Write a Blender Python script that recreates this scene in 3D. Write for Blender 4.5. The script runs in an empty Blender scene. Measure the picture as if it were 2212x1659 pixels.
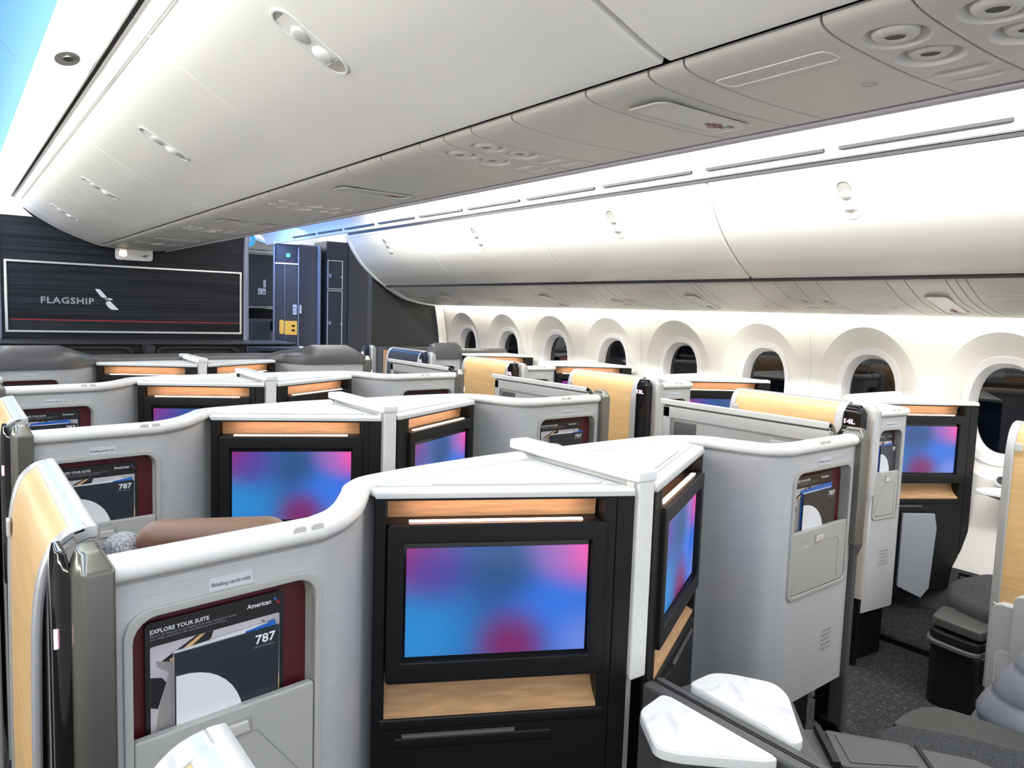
import bpy, math, random
from mathutils import Vector, Matrix
random.seed(4)
S = bpy.context.scene
C = S.collection
R = math.radians

# ------------------------------------------------------------------ camera
def make_camera():
    yaw, pitch, roll, f = 0.638038534, -0.0930702418, 0.033179303, 1645.488
    F = Vector((math.sin(yaw)*math.cos(pitch), math.cos(yaw)*math.cos(pitch), math.sin(pitch)))
    r0 = Vector((math.cos(yaw), -math.sin(yaw), 0)); u0 = r0.cross(F)
    r = math.cos(roll)*r0 + math.sin(roll)*u0
    u = -math.sin(roll)*r0 + math.cos(roll)*u0
    cam = bpy.data.cameras.new('camera'); o = bpy.data.objects.new('camera', cam); C.objects.link(o)
    cam.sensor_width = 36; cam.lens = f/2212*36; cam.clip_start = .02
    M = Matrix((r, u, -F)).transposed().to_4x4(); M.translation = Vector((-1.06626557, 0, 1.28))
    o.matrix_world = M; S.camera = o
make_camera()

# ------------------------------------------------------------------ world, lights, exposure
W = bpy.data.worlds.new('world'); S.world = W; W.use_nodes = True
W.node_tree.nodes['Background'].inputs[0].default_value = (.93, .95, 1, 1)
W.node_tree.nodes['Background'].inputs[1].default_value = 1.0
S.view_settings.view_transform = 'Standard'; S.view_settings.look = 'None'
S.view_settings.gamma = 1; S.view_settings.exposure = 0.16; S.view_settings.use_curve_mapping = False

def area(name, loc, direction, sx, sy, power, col, along=(0, 1, 0)):
    l = bpy.data.lights.new(name, 'AREA'); l.shape = 'RECTANGLE'; l.size = sx; l.size_y = sy
    l.energy = power; l.color = col
    o = bpy.data.objects.new(name, l); C.objects.link(o)
    z = -Vector(direction).normalized(); y = Vector(along).normalized(); x = y.cross(z).normalized(); y = z.cross(x)
    M = Matrix((x, y, z)).transposed().to_4x4(); M.translation = Vector(loc); o.matrix_world = M
    return o
# added fill on the left bin tops, then lamps in both aisle coves
area('bin_fill_light', (-.849, 2.3, 1.925), (1, 0, -.25), .014, 7.0, 15, (1, 1, .90))
area('aisle_light', (-1.55, 2.4, 2.02), (.25, 0, -1), .30, 7.4, 50, (.97, .985, 1))
area('aisle_light', (1.14, 2.35, 2.10), (0.12, 0, -1), .42, 6.2, 56, (.97, .985, 1))
area('cove_light', (1.20, 2.3, 2.05), (1, 0, -.30), .05, 6.0, 64, (1, 1, .97))
# sidewall wash above the right-hand windows
area('side_light', (2.490, 2.45, 1.352), (.06, 0, -1), .036, 6.9, 22, (1, .94, .82))
area('side_light', (-2.38, 2.45, 1.27), (1, 0, .06), .10, 6.9, 46, (1, .97, .90))  # unseen fill lamp added to brighten the centre bin undersides
# mood light in the galley beyond the front bulkhead
area('galley_light', (1.45, 7.2, 2.06), (0.25, .3, -1), .4, .9, 13, (.18, .38, 1))
area('galley_light', (1.10, 6.7, 2.04), (1, 0, -.25), .06, 1.9, 9, (.12, .35, 1))
area('galley_light', (1.55, 8.5, 2.06), (0.1, 0, -1), .5, .6, 9, (.9, .95, 1))
area('front_mood_light', (-1.25, 5.6, 2.05), (.6, .1, -1), .3, .6, 5, (.3, .45, 1))

# ------------------------------------------------------------------ materials
MATS = {}
def mat(name, col, rough=.5, metal=0, bump=None, noise=None, emit=None, coat=0, spec=.5):
    m = bpy.data.materials.new(name); m.use_nodes = True; N = m.node_tree.nodes; L = m.node_tree.links
    b = N['Principled BSDF']
    b.inputs['Base Color'].default_value = (*col, 1); b.inputs['Roughness'].default_value = rough
    b.inputs['Metallic'].default_value = metal; b.inputs['Coat Weight'].default_value = coat
    b.inputs['Specular IOR Level'].default_value = spec
    if emit:
        b.inputs['Emission Color'].default_value = (*emit[0], 1); b.inputs['Emission Strength'].default_value = emit[1]
    tc = N.new('ShaderNodeTexCoord'); mp = N.new('ShaderNodeMapping'); L.new(tc.outputs['Object'], mp.inputs[0])
    if noise:    # (scale xyz, colour variation, detail)
        sc, amt, det = noise
        mp.inputs['Scale'].default_value = sc
        n = N.new('ShaderNodeTexNoise'); n.inputs['Scale'].default_value = 1; n.inputs['Detail'].default_value = det
        L.new(mp.outputs[0], n.inputs[0])
        r = N.new('ShaderNodeValToRGB'); r.color_ramp.elements[0].position = .3; r.color_ramp.elements[1].position = .7
        r.color_ramp.elements[0].color = (*[max(0, c*(1-amt)) for c in col], 1)
        r.color_ramp.elements[1].color = (*[min(1, c*(1+amt)) for c in col], 1)
        L.new(n.outputs[0], r.inputs[0]); L.new(r.outputs[0], b.inputs['Base Color'])
        if bump:
            bp = N.new('ShaderNodeBump'); bp.inputs['Strength'].default_value = bump; bp.inputs['Distance'].default_value = .002
            L.new(n.outputs[0], bp.inputs['Height']); L.new(bp.outputs[0], b.inputs['Normal'])
    elif bump:
        n = N.new('ShaderNodeTexNoise'); n.inputs['Scale'].default_value = 900
        L.new(tc.outputs['Object'], n.inputs[0])
        bp = N.new('ShaderNodeBump'); bp.inputs['Strength'].default_value = bump; bp.inputs['Distance'].default_value = .001
        L.new(n.outputs[0], bp.inputs['Height']); L.new(bp.outputs[0], b.inputs['Normal'])
    MATS[name] = m; return m
BIN = mat('bin_plastic', (.82, .81, .765), .38, bump=.05)
PSU = mat('service_panel_plastic', (.58, .565, .53), .42)
CEIL = mat('ceiling_panel', (.88, .88, .86), .5)
LUM = mat('ceiling_panel_glow', (.9, .9, .88), .5, emit=((1, 1, .97), 3.4))  # cove light on the white panel put into the material as glow
BLUE = mat('blue_lit_ceiling', (.25, .50, .85), .5, emit=((.03, .36, 1), .55))  # wash of the blue LEDs put into base colour and glow
WALLM = mat('sidewall_plastic', (.80, .78, .73), .45, bump=.04)
RING = mat('window_ring', (.80, .79, .80), .4)
GLASS = mat('dimmed_window', (.002, .003, .006), .04, spec=.7)
RIM = mat('rim_plastic', (.76, .765, .75), .32)
SHELL = mat('brushed_shell', (.46, .475, .49), .55, noise=((14, 14, 260), .055, 4), bump=.10)
WHITE = mat('console_white', (.82, .83, .83), .35)
LINE = mat('seam_grey', (.30, .30, .29), .6)
LINEL = mat('seam_light', (.72, .72, .70), .5)
GRAPH = mat('graphite', (.070, .072, .074), .45, bump=.1)
BLACK = mat('black_plastic', (.006, .006, .0065), .42, spec=.3)
GLOSS = mat('gloss_black', (.006, .006, .007), .08)
BRONZE = mat('bronze_metal', (.21, .21, .19), .30, metal=.8)
SILVER = mat('silver_metal', (.56, .565, .575), .36, metal=.55)
SILV2 = mat('silver_paint', (.60, .60, .59), .35, metal=.25)
TAN = mat('tan_veneer', (.62, .41, .19), .42, noise=((30, 5, 60), .10, 5))
OAK = mat('oak_veneer', (.56, .335, .17), .5, noise=((12, 12, 160), .20, 5))
EDGE = mat('edge_grey', (.50, .51, .51), .4)
FDARK = mat('front_dark', (.022, .021, .024), .42)
RAIL = mat('lilac_rail', (.46, .44, .48), .35)
NAVY = mat('navy_gloss', (.006, .011, .030), .3)
RED = mat('dark_red', (.075, .004, .010), .5)
POCK = mat('pocket_grey', (.385, .39, .375), .42)
INNER = mat('door_inner_grey', (.48, .49, .475), .5, bump=.15)
LEATHER = mat('brown_leather', (.215, .12, .075), .42, bump=.3)
TWEED = mat('tweed', (.33, .33, .34), .9, noise=((260, 260, 120), .75, 3), bump=.5)
DTWEED = mat('dark_tweed', (.035, .038, .042), .9, noise=((300, 300, 300), .8, 3), bump=.5)
DSOFT = mat('dark_soft', (.042, .042, .041), .6, bump=.2)
COVER = mat('cover_grey', (.085, .085, .09), .30)
RIBBED = mat('ribbed_leather', (.19, .20, .24), .4, bump=.2)
PAPER = mat('paper', (.70, .72, .76), .6)
CARDB = mat('card_black', (.012, .012, .014), .35)
BOOK = mat('booklet_navy', (.018, .022, .032), .35)
BOOKB = mat('booklet_blue', (.02, .13, .50), .3)
TXTW = mat('text_white', (.80, .82, .84), .5)
TXTG = mat('text_grey', (.16, .18, .21), .5)
TXTM = mat('text_mid', (.30, .31, .33), .5)
STICK = mat('sticker', (.56, .585, .62), .4)
REDT = mat('red_mark', (.30, .015, .02), .5)
BLUET = mat('blue_mark', (.02, .20, .55), .5)
CHAR = mat('charcoal_wall', (.030, .031, .032), .5, bump=.15)
CHARB = mat('charcoal_blue', (.016, .019, .030), .45)
FRAME = mat('light_metal', (.68, .69, .68), .25, metal=.7)
LAV = mat('lavatory_panel', (.042, .044, .056), .4)
LAVE = mat('lavatory_edge', (.22, .25, .34), .3, metal=.3)
LED = mat('led_amber', (1, .5, .3), .5, emit=((1, .66, .50), 13))
LIT = mat('lit_sign', (1, .9, .8), .5, emit=((1, .72, .38), 2.6))
PINK = mat('lit_number', (1, .6, .8), .5, emit=((1, .45, .70), 4))
GREEN = mat('lit_green', (.1, 1, .5), .5, emit=((.03, 1, .35), 3))
YEL = mat('yellow_plate', (.72, .42, .06), .4, emit=((1, .55, .10), .25))
SIGNB = mat('blue_sign', (.03, .35, .62), .4, emit=((.03, .40, .75), .5))
CUP = mat('latch_cup', (.40, .39, .35), .5)

def nodemat(name):
    m = bpy.data.materials.new(name); m.use_nodes = True; MATS[name] = m
    return m, m.node_tree.nodes, m.node_tree.links, m.node_tree.nodes['Principled BSDF']
def screen_material():
    m, N, L, b = nodemat('screen_image')
    uv = N.new('ShaderNodeUVMap'); last = None
    base = N.new('ShaderNodeRGB'); base.outputs[0].default_value = (.035, .11, .38, 1); last = base.outputs[0]
    # soft blobs of colour: centre u, v, radius, stretch, colour
    blobs = [((.05, .18), .75, 1.0, (.030, .26, .66), 1.0), ((.85, .42), .62, 1.0, (.045, .19, .80), .95),
             ((1.0, .05), .42, 1.0, (.16, .26, .80), .9), ((-.02, 1.0), .52, 1.0, (.34, .025, .20), 1.0),
             ((.16, .80), .42, 1.0, (.085, .055, .36), .75), ((1.03, 1.02), .50, .8, (1.0, .10, .48), 1.0),
             ((.80, .95), .36, 1.0, (.22, .18, .60), .55),
             ((.58, .06), .46, 1.1, (.20, .028, .16), 1.0), ((.52, .80), .40, 1.0, (.028, .085, .22), .75)]
    for (cu, cv), rad, st, col, amt in blobs:
        vm = N.new('ShaderNodeVectorMath'); vm.operation = 'SUBTRACT'; L.new(uv.outputs[0], vm.inputs[0]); vm.inputs[1].default_value = (cu, cv, 0)
        sc = N.new('ShaderNodeVectorMath'); sc.operation = 'MULTIPLY'; L.new(vm.outputs[0], sc.inputs[0]); sc.inputs[1].default_value = (1.3*st, .85, 0)
        le = N.new('ShaderNodeVectorMath'); le.operation = 'LENGTH'; L.new(sc.outputs[0], le.inputs[0])
        mr = N.new('ShaderNodeMapRange'); mr.interpolation_type = 'SMOOTHERSTEP'
        L.new(le.outputs['Value'], mr.inputs['Value']); mr.inputs['From Min'].default_value = 0; mr.inputs['From Max'].default_value = rad
        mr.inputs['To Min'].default_value = amt; mr.inputs['To Max'].default_value = 0
        mx = N.new('ShaderNodeMixRGB'); L.new(mr.outputs[0], mx.inputs[0]); L.new(last, mx.inputs[1]); mx.inputs[2].default_value = (*col, 1)
        last = mx.outputs[0]
    b.inputs['Base Color'].default_value = (.004, .004, .005, 1); b.inputs['Roughness'].default_value = .12
    L.new(last, b.inputs['Emission Color']); b.inputs['Emission Strength'].default_value = .86
    return m
SCREEN = screen_material()
def carpet_material():
    m, N, L, b = nodemat('carpet')
    tc = N.new('ShaderNodeTexCoord'); outs = []
    for rot, sc in ((0, (380, 34, 1)), (0, (34, 380, 1))):
        mp = N.new('ShaderNodeMapping'); mp.inputs['Scale'].default_value = sc; L.new(tc.outputs['Object'], mp.inputs[0])
        n = N.new('ShaderNodeTexNoise'); n.inputs['Scale'].default_value = 1; n.inputs['Detail'].default_value = 2; L.new(mp.outputs[0], n.inputs[0])
        mr = N.new('ShaderNodeMapRange'); L.new(n.outputs[0], mr.inputs[0]); mr.inputs[1].default_value = .60; mr.inputs[2].default_value = .70
        outs.append(mr.outputs[0])
    mx = N.new('ShaderNodeMath'); mx.operation = 'MAXIMUM'; L.new(outs[0], mx.inputs[0]); L.new(outs[1], mx.inputs[1])
    c = N.new('ShaderNodeMixRGB'); L.new(mx.outputs[0], c.inputs[0]); c.inputs[1].default_value = (.009, .009, .010, 1); c.inputs[2].default_value = (.13, .13, .13, 1)
    L.new(c.outputs[0], b.inputs['Base Color']); b.inputs['Roughness'].default_value = .95
    return m
CARPET = carpet_material()
def marble_material():
    m, N, L, b = nodemat('marble')
    tc = N.new('ShaderNodeTexCoord'); n = N.new('ShaderNodeTexNoise'); n.inputs['Scale'].default_value = 9; n.inputs['Detail'].default_value = 6
    n.inputs['Distortion'].default_value = 1.6; L.new(tc.outputs['Object'], n.inputs[0])
    r = N.new('ShaderNodeValToRGB'); L.new(n.outputs[0], r.inputs[0]); r.color_ramp.elements[0].position = .36; r.color_ramp.elements[0].color = (.70, .70, .77, 1)
    r.color_ramp.elements[1].position = .46; r.color_ramp.elements[1].color = (.86, .86, .90, 1)
    L.new(r.outputs[0], b.inputs['Base Color']); b.inputs['Roughness'].default_value = .3
    return m
MARBLE = marble_material()
def bulkhead_material():
    m, N, L, b = nodemat('striped_bulkhead')
    tc = N.new('ShaderNodeTexCoord'); mp = N.new('ShaderNodeMapping'); mp.inputs['Scale'].default_value = (.5, 1, 34); L.new(tc.outputs['Object'], mp.inputs[0])
    n = N.new('ShaderNodeTexNoise'); n.inputs['Scale'].default_value = 1.6; n.inputs['Detail'].default_value = 4; L.new(mp.outputs[0], n.inputs[0])
    r = N.new('ShaderNodeValToRGB'); L.new(n.outputs[0], r.inputs[0]); r.color_ramp.elements[0].position = .40; r.color_ramp.elements[1].position = .60
    r.color_ramp.elements[0].color = (.008, .0095, .013, 1); r.color_ramp.elements[1].color = (.022, .025, .031, 1)
    L.new(r.outputs[0], b.inputs['Base Color'])
    rr = N.new('ShaderNodeMapRange'); L.new(n.outputs[0], rr.inputs[0]); rr.inputs[3].default_value = .38; rr.inputs[4].default_value = .55
    L.new(rr.outputs[0], b.inputs['Roughness']); b.inputs['Specular IOR Level'].default_value = .18
    return m
BULK = bulkhead_material()
PSEAT = mat('printed_grey', (.30, .285, .28), .4)
PHOTO = mat('card_photo', (.47, .45, .49), .35, noise=((9, 9, 14), .22, 2))

# ------------------------------------------------------------------ geometry helpers
def rrect(x0, y0, x1, y1, r, n=5):
    rs = r if isinstance(r, (list, tuple)) else (r,)*4      # bl, br, tr, tl
    P = []
    for (cx, cy, a0), rr in zip(((x0, y0, 180), (x1, y0, 270), (x1, y1, 0), (x0, y1, 90)), rs):
        sx = 1 if cx == x0 else -1; sy = 1 if cy == y0 else -1
        for i in range(n+1):
            a = R(a0+90*i/n); P.append((cx+sx*rr+rr*math.cos(a), cy+sy*rr+rr*math.sin(a)))
    return P
def round_poly(poly, r, n=4):
    out = []; m = len(poly)
    for i in range(m):
        p0, p1, p2 = Vector(poly[i-1]), Vector(poly[i]), Vector(poly[(i+1) % m])
        d0 = (p0-p1); d2 = (p2-p1); rr = min(r, d0.length*.45, d2.length*.45)
        a = p1+d0.normalized()*rr; b = p1+d2.normalized()*rr
        for k in range(n+1):
            t = k/n; q = a*(1-t)**2+p1*2*t*(1-t)+b*t*t; out.append((q.x, q.y))
    return out
def catmull(P, n=6):
    P = [Vector(p) for p in P]; out = []
    for i in range(len(P)-1):
        p0 = P[i-1] if i else P[0]*2-P[1]; p1 = P[i]; p2 = P[i+1]; p3 = P[i+2] if i+2 < len(P) else P[-1]*2-P[-2]
        for k in range(n):
            t = k/n
            out.append(.5*((2*p1)+(p2-p0)*t+(2*p0-5*p1+4*p2-p3)*t*t+(3*p1-p0-3*p2+p3)*t**3))
    out.append(P[-1]); return out
class Frame:
    def __init__(s, O, U, V=(0, 0, 1)):
        s.O = Vector(O); s.U = Vector(U).normalized(); s.V = Vector(V).normalized(); s.N = s.U.cross(s.V)
    def p(s, a, b, d=0): return s.O+s.U*a+s.V*b+s.N*d
class MB:
    def __init__(s): s.v = []; s.f = []; s.uv = {}
    def add(s, vs, fs):
        o = len(s.v); s.v += [tuple(v) for v in vs]; s.f += [tuple(i+o for i in f) for f in fs]; return o
    def box(s, x0, y0, z0, x1, y1, z1):
        s.add([(x0, y0, z0), (x1, y0, z0), (x1, y1, z0), (x0, y1, z0), (x0, y0, z1), (x1, y0, z1), (x1, y1, z1), (x0, y1, z1)],
              [(0, 3, 2, 1), (4, 5, 6, 7), (0, 1, 5, 4), (1, 2, 6, 5), (2, 3, 7, 6), (3, 0, 4, 7)]); return s
    def prism(s, poly, fn0, fn1):
        n = len(poly); vs = [fn0(*p) for p in poly]+[fn1(*p) for p in poly]
        s.add(vs, [tuple(range(n))[::-1], tuple(range(n, 2*n))]+[(i, (i+1) % n, n+(i+1) % n, n+i) for i in range(n)]); return s
    def zprism(s, poly, z0, z1): return s.prism(poly, lambda x, y: (x, y, z0), lambda x, y: (x, y, z1))
    def yprism(s, poly, y0, y1): return s.prism(poly, lambda x, z: (x, y1, z), lambda x, z: (x, y0, z))
    def fprism(s, F, poly, d0, d1): return s.prism(poly, lambda a, b: F.p(a, b, d0), lambda a, b: F.p(a, b, d1))
    def fbox(s, F, a0, b0, a1, b1, d0, d1): return s.fprism(F, [(a0, b0), (a1, b0), (a1, b1), (a0, b1)], d0, d1)
    def fring(s, F, outer, inner, d0, d1):
        n = len(outer); vs = []
        for poly, d in ((outer, d0), (outer, d1), (inner, d1), (inner, d0)): vs += [F.p(a, b, d) for a, b in poly]
        fs = []
        for k in range(4):
            for i in range(n):
                j = (i+1) % n; a = k*n; b = ((k+1) % 4)*n; fs.append((a+i, a+j, b+j, b+i))
        s.add(vs, fs); return s
    def loft(s, rings, closed=True, caps=True):
        n = len(rings[0]); vs = [p for r_ in rings for p in r_]; fs = []
        for k in range(len(rings)-1):
            for i in range(n if closed else n-1):
                j = (i+1) % n; fs.append((k*n+i, k*n+j, (k+1)*n+j, (k+1)*n+i))
        if caps and closed: fs += [tuple(range(n))[::-1], tuple(range((len(rings)-1)*n, len(rings)*n))]
        s.add(vs, fs); return s
    def sweep(s, prof, path):
        # prof: closed list of (offset to the left of travel, z); path: list of 2D points
        rings = []
        for i, p in enumerate(path):
            a = Vector(path[max(0, i-1)]); b = Vector(path[min(len(path)-1, i+1)]); t = (b-a).normalized(); n = Vector((-t.y, t.x))
            rings.append([(p[0]+n.x*o, p[1]+n.y*o, z) for o, z in prof])
        return s.loft(rings)
    def tube(s, pts, r, n=8):
        rings = []
        pts = [Vector(p) for p in pts]
        for i, p in enumerate(pts):
            t = (pts[min(len(pts)-1, i+1)]-pts[max(0, i-1)]).normalized()
            a = t.cross(Vector((0, 0, 1)));  a = a.normalized() if a.length > .01 else Vector((1, 0, 0)); b = t.cross(a)
            rings.append([p+a*r*math.cos(2*math.pi*k/n)+b*r*math.sin(2*math.pi*k/n) for k in range(n)])
        return s.loft(rings)
    def ellipsoid(s, c, rx, ry, rz, n=16, m=10, ax=None):
        X, Y_, Z = ax or (Vector((1, 0, 0)), Vector((0, 1, 0)), Vector((0, 0, 1))); c = Vector(c); rings = []
        for j in range(m+1):
            th = math.pi*(j+.001)/(m+.002)
            rings.append([c+X*rx*math.sin(th)*math.cos(2*math.pi*i/n)+Y_*ry*math.sin(th)*math.sin(2*math.pi*i/n)+Z*rz*math.cos(th) for i in range(n)])
        return s.loft(rings)
    def build(s, name, m, parent=None, bevel=0, seg=2, smooth=True, sub=0, ang=35):
        me = bpy.data.meshes.new(name)
        b = Vector(parent['_b']) if parent is not None else Vector((0, 0, 0))
        me.from_pydata([Vector(v)-b for v in s.v], [], s.f); me.update()
        import bmesh
        bm = bmesh.new(); bm.from_mesh(me); bmesh.ops.remove_doubles(bm, verts=bm.verts, dist=1e-6)
        bmesh.ops.recalc_face_normals(bm, faces=bm.faces); bm.to_mesh(me); bm.free()
        me.materials.append(m)
        if smooth:
            me.shade_smooth(); me.set_sharp_from_angle(angle=R(ang))
        o = bpy.data.objects.new(name, me); C.objects.link(o)
        if parent is not None: o.parent = parent
        if bevel:
            md = o.modifiers.new('b', 'BEVEL'); md.width = bevel; md.segments = seg; md.limit_method = 'ANGLE'; md.angle_limit = R(40); md.harden_normals = False
            me.shade_smooth(); me.set_sharp_from_angle(angle=R(180))
            md2 = o.modifiers.new('w', 'WEIGHTED_NORMAL'); md2.keep_sharp = True
        if sub:
            md = o.modifiers.new('s', 'SUBSURF'); md.levels = sub; md.render_levels = sub
        return o
def quad(name, F, a0, b0, a1, b1, d, m, parent):
    """thin plate carrying a UV map, for the pictures on screens"""
    me = bpy.data.meshes.new(name); b = Vector(parent['_b'])
    P = [F.p(a, bb, dd)-b for dd in (d-.001, d) for a, bb in ((a0, b0), (a1, b0), (a1, b1), (a0, b1))]
    me.from_pydata(P, [], [(4, 5, 6, 7), (0, 3, 2, 1), (0, 1, 5, 4), (1, 2, 6, 5), (2, 3, 7, 6), (3, 0, 4, 7)])
    uv = me.uv_layers.new(name='UVMap'); co = [(0, 0), (1, 0), (1, 1), (0, 1)]
    for poly in me.polygons:
        for li in poly.loop_indices: uv.data[li].uv = co[me.loops[li].vertex_index % 4]
    me.materials.append(m); o = bpy.data.objects.new(name, me); C.objects.link(o); o.parent = parent
    return o
_txt = {}
def text_mesh(t, off=0, space=1):
    key = (t, off, space)
    if key not in _txt:
        cu = bpy.data.curves.new('t', 'FONT'); cu.body = t; cu.resolution_u = 2; cu.offset = off; cu.space_character = space
        o = bpy.data.objects.new('t', cu); C.objects.link(o); dg = bpy.context.evaluated_depsgraph_get()
        me = o.evaluated_get(dg).to_mesh(); V = [tuple(v.co) for v in me.vertices]; Fc = [tuple(p.vertices) for p in me.polygons]
        o.evaluated_get(dg).to_mesh_clear(); bpy.data.objects.remove(o); bpy.data.curves.remove(cu)
        x1 = max(v[0] for v in V); x0 = min(v[0] for v in V); y1 = max(v[1] for v in V)
        _txt[key] = (V, Fc, x0, x1, y1)
    return _txt[key]
def text_into(mb, t, F, a, b, width, d, height=None, slant=0, bold=0, space=1):
    V, Fc, x0, x1, y1 = text_mesh(t, .022 if bold else 0, space); k = width/(x1-x0); ky = height/y1 if height else k
    vs = [F.p(a+(v[0]-x0)*k+slant*v[1]*ky, b+v[1]*ky, d) for v in V]
    o = mb.add(vs, []); mb.f += [tuple(i+o for i in f) for f in Fc]
def text(name, t, F, a, b, width, d, m, parent, height=None, slant=0, bold=0, space=1):
    mb = MB(); text_into(mb, t, F, a, b, width, d, height, slant, bold, space)
    me = bpy.data.meshes.new(name); bb = Vector(parent['_b'])
    me.from_pydata([Vector(v)-bb for v in mb.v], [], mb.f); me.materials.append(m)
    o = bpy.data.objects.new(name, me); C.objects.link(o); o.parent = parent; return o
def thing(name, label, cat, base, group=None):
    o = bpy.data.objects.new(name, None); C.objects.link(o); o.location = base; o.empty_display_size = .05
    o['_b'] = list(base); o['label'] = label; o['category'] = cat
    if group: o['group'] = group
    return o
def tag(o, label, cat, group=None):
    o['label'] = label; o['category'] = cat
    if group: o['group'] = group
    return o
def struct(o): o['kind'] = 'structure'; return o
def copy_thing(root, delta, label, group=None):
    r_ = root.copy(); C.objects.link(r_); r_.location = Vector(root.location)+Vector(delta); r_['label'] = label
    if group: r_['group'] = group
    def rec(src, dst):
        for ch in src.children:
            c = ch.copy(); C.objects.link(c); c.parent = dst; rec(ch, c)
    rec(root, r_); return r_
def sub(parent):        # let sub-parts be built under a part: same base point as the thing
    def f(o): o['_b'] = list(parent['_b']); return o
    return f

# ================================================================== SETTING
PITCH = 1.056; Y0 = .985
def build_setting():
    f = MB().box(-2.7, -1.2, -.03, 1.99, 9.5, 0).build('floor', CARPET); struct(f)
    # the carpet of the window suites sits one small step above the aisle
    f = MB().box(1.99, -1.2, -.03, 2.75, 6.1, .02).build('floor', CARPET); struct(f)
    e = MB().box(1.965, -1.2, .0, 1.99, 6.1, .022).build('trim_1', BLACK); struct(e)
    # ---- right sidewall profile
    prof = [(2.520, 1.375), (2.530, 1.325), (2.545, 1.25), (2.562, 1.15), (2.578, 1.05), (2.588, .92), (2.59, .78), (2.585, .64), (2.565, .48), (2.53, .32), (2.49, .22)]
    def xw(z):
        for (xa, za), (xb, zb) in zip(prof, prof[1:]):
            if za >= z >= zb: t = (za-z)/(za-zb); return xa+(xb-xa)*t
        return prof[0][0] if z > prof[0][1] else prof[-1][0]
    N = 64; PW = .6096; zc = .922; wall = MB(); k = 0
    for n in range(-1, 8):
        yc = 1.375+.6096*n
        if n < 0: yc = 1.375-.6096
        def pt(a, b, z0, th, X=None, blend=0, e=2.4):
            c_, s_ = math.cos(th), math.sin(th)
            y = yc+a*math.copysign(abs(c_)**(2/e), c_); z = z0+b*math.copysign(abs(s_)**(2/e), s_)
            return (y, z)
        rings = []
        ths = [2*math.pi*(i+.5)/N for i in range(N)]
        def ring(a, bu, bl, z0, X=None, dx=0, e=2.4):
            out = []
            for th in ths:
                b = bu if math.sin(th) > 0 else bl
                y, z = pt(a, b, z0, th, e=e)
                out.append(((X if X is not None else xw(z)+dx), y, z))
            return out
        r_gl = ring(.120, .189, .189, zc, 2.668)
        r_a = ring(.134, .203, .203, zc, 2.640)
        r_b = ring(.140, .210, .210, zc, 2.612)
        r_c = ring(.168, .238, .238, zc, 2.604)
        r_d = ring(.173, .243, .243, zc, 2.610)
        # scoop edge: sharp arch above, fading out below
        out = []
        for th in ths:
            c_, s_ = math.cos(th), math.sin(th); b = .345 if s_ > 0 else .30; a = .265 if s_ > 0 else .265-.03*abs(s_)
            y = yc+a*math.copysign(abs(c_)**.98, c_); z = zc+b*s_
            out.append((xw(z), y, z))
        mid = []
        for (x1_, y1_, z1_), (x2, y2, z2), th in zip(r_d, out, ths):
            t = .55; bulge = .018*max(0, math.sin(th)); mid.append((x1_*(1-t)+x2*t+bulge, y1_*(1-t)+y2*t, z1_*(1-t)+z2*t))
        rect = []
        for th in ths:
            c_, s_ = math.cos(th), math.sin(th); a, bu, bl = PW/2, 1.375-zc, zc-.22
            b = bu if s_ > 0 else bl
            sc = min(a/max(abs(c_), 1e-6), b/max(abs(s_), 1e-6)); y = yc+c_*sc; z = zc+s_*sc
            rect.append((xw(z), y, z))
        for (sy_, sz_) in ((1, 1), (1, -1), (-1, 1), (-1, -1)):     # pull the nearest point into each corner of the rectangle
            cy, cz_ = yc+sy_*PW/2, (1.375 if sz_ > 0 else .22)
            b_i = min(range(N), key=lambda i_: (rect[i_][1]-cy)**2+(rect[i_][2]-cz_)**2); rect[b_i] = (xw(cz_), cy, cz_)
        fill = []
        for q_ in (0, .2, .4, .6, .8, 1):      # rings between scoop edge and the rectangle follow the wall curve
            fill.append([(xw(z1_*(1-q_)+z2*q_), y1_*(1-q_)+y2*q_, z1_*(1-q_)+z2*q_) for (x1_, y1_, z1_), (x2, y2, z2) in zip(out, rect)])
        wall.loft(fill, caps=False)
        mids = []
        for t in (0, .25, .5, .75, 1):
            row = []
            for (x1_, y1_, z1_), (x2, y2, z2), th in zip(r_d, out, ths):
                up = max(0, math.sin(th)); b_ = .010*up*math.sin(math.pi*t)+.002*math.sin(math.pi*t)
                row.append((x1_*(1-t)+x2*t+b_, y1_*(1-t)+y2*t, z1_*(1-t)+z2*t))
            mids.append(row)
        wall.loft(mids, caps=False)
        k += 1
        w = thing('window_%d' % k, 'oval cabin window with dimmed dark glass', 'window', (2.62, yc, zc)); w['kind'] = 'structure'; del w['label'], w['category']
        mb = MB(); mb.loft([r_gl, r_a, r_b, r_c, r_d], caps=False); mb.build('window_frame', RING, w)
        g = MB(); pl_ = [(p[1], p[2]) for p in r_gl]; g.prism(pl_, lambda y, z: (2.664, y, z), lambda y, z: (2.674, y, z)); g.build('window_pane', GLASS, w)
    # rest of the panel behind the camera side and corners
    ex = []
    for c_y in (1.375-1.5*PW, 1.375+7.5*PW): pass
    o = wall.build('wall_right', WALLM, ang=11); struct(o)
    for i, yy in enumerate((1.375+.6096*1.5, 1.375+.6096*3.5, 1.375+.6096*5.5)):
        mb = MB(); mb.loft([[(x-.0015, yy-.0025, z) for x, z in prof], [(x-.003, yy, z) for x, z in prof], [(x-.0015, yy+.0025, z) for x, z in prof]], closed=False)
        struct(mb.build('trim_%d' % (2+i), LINEL))
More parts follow.
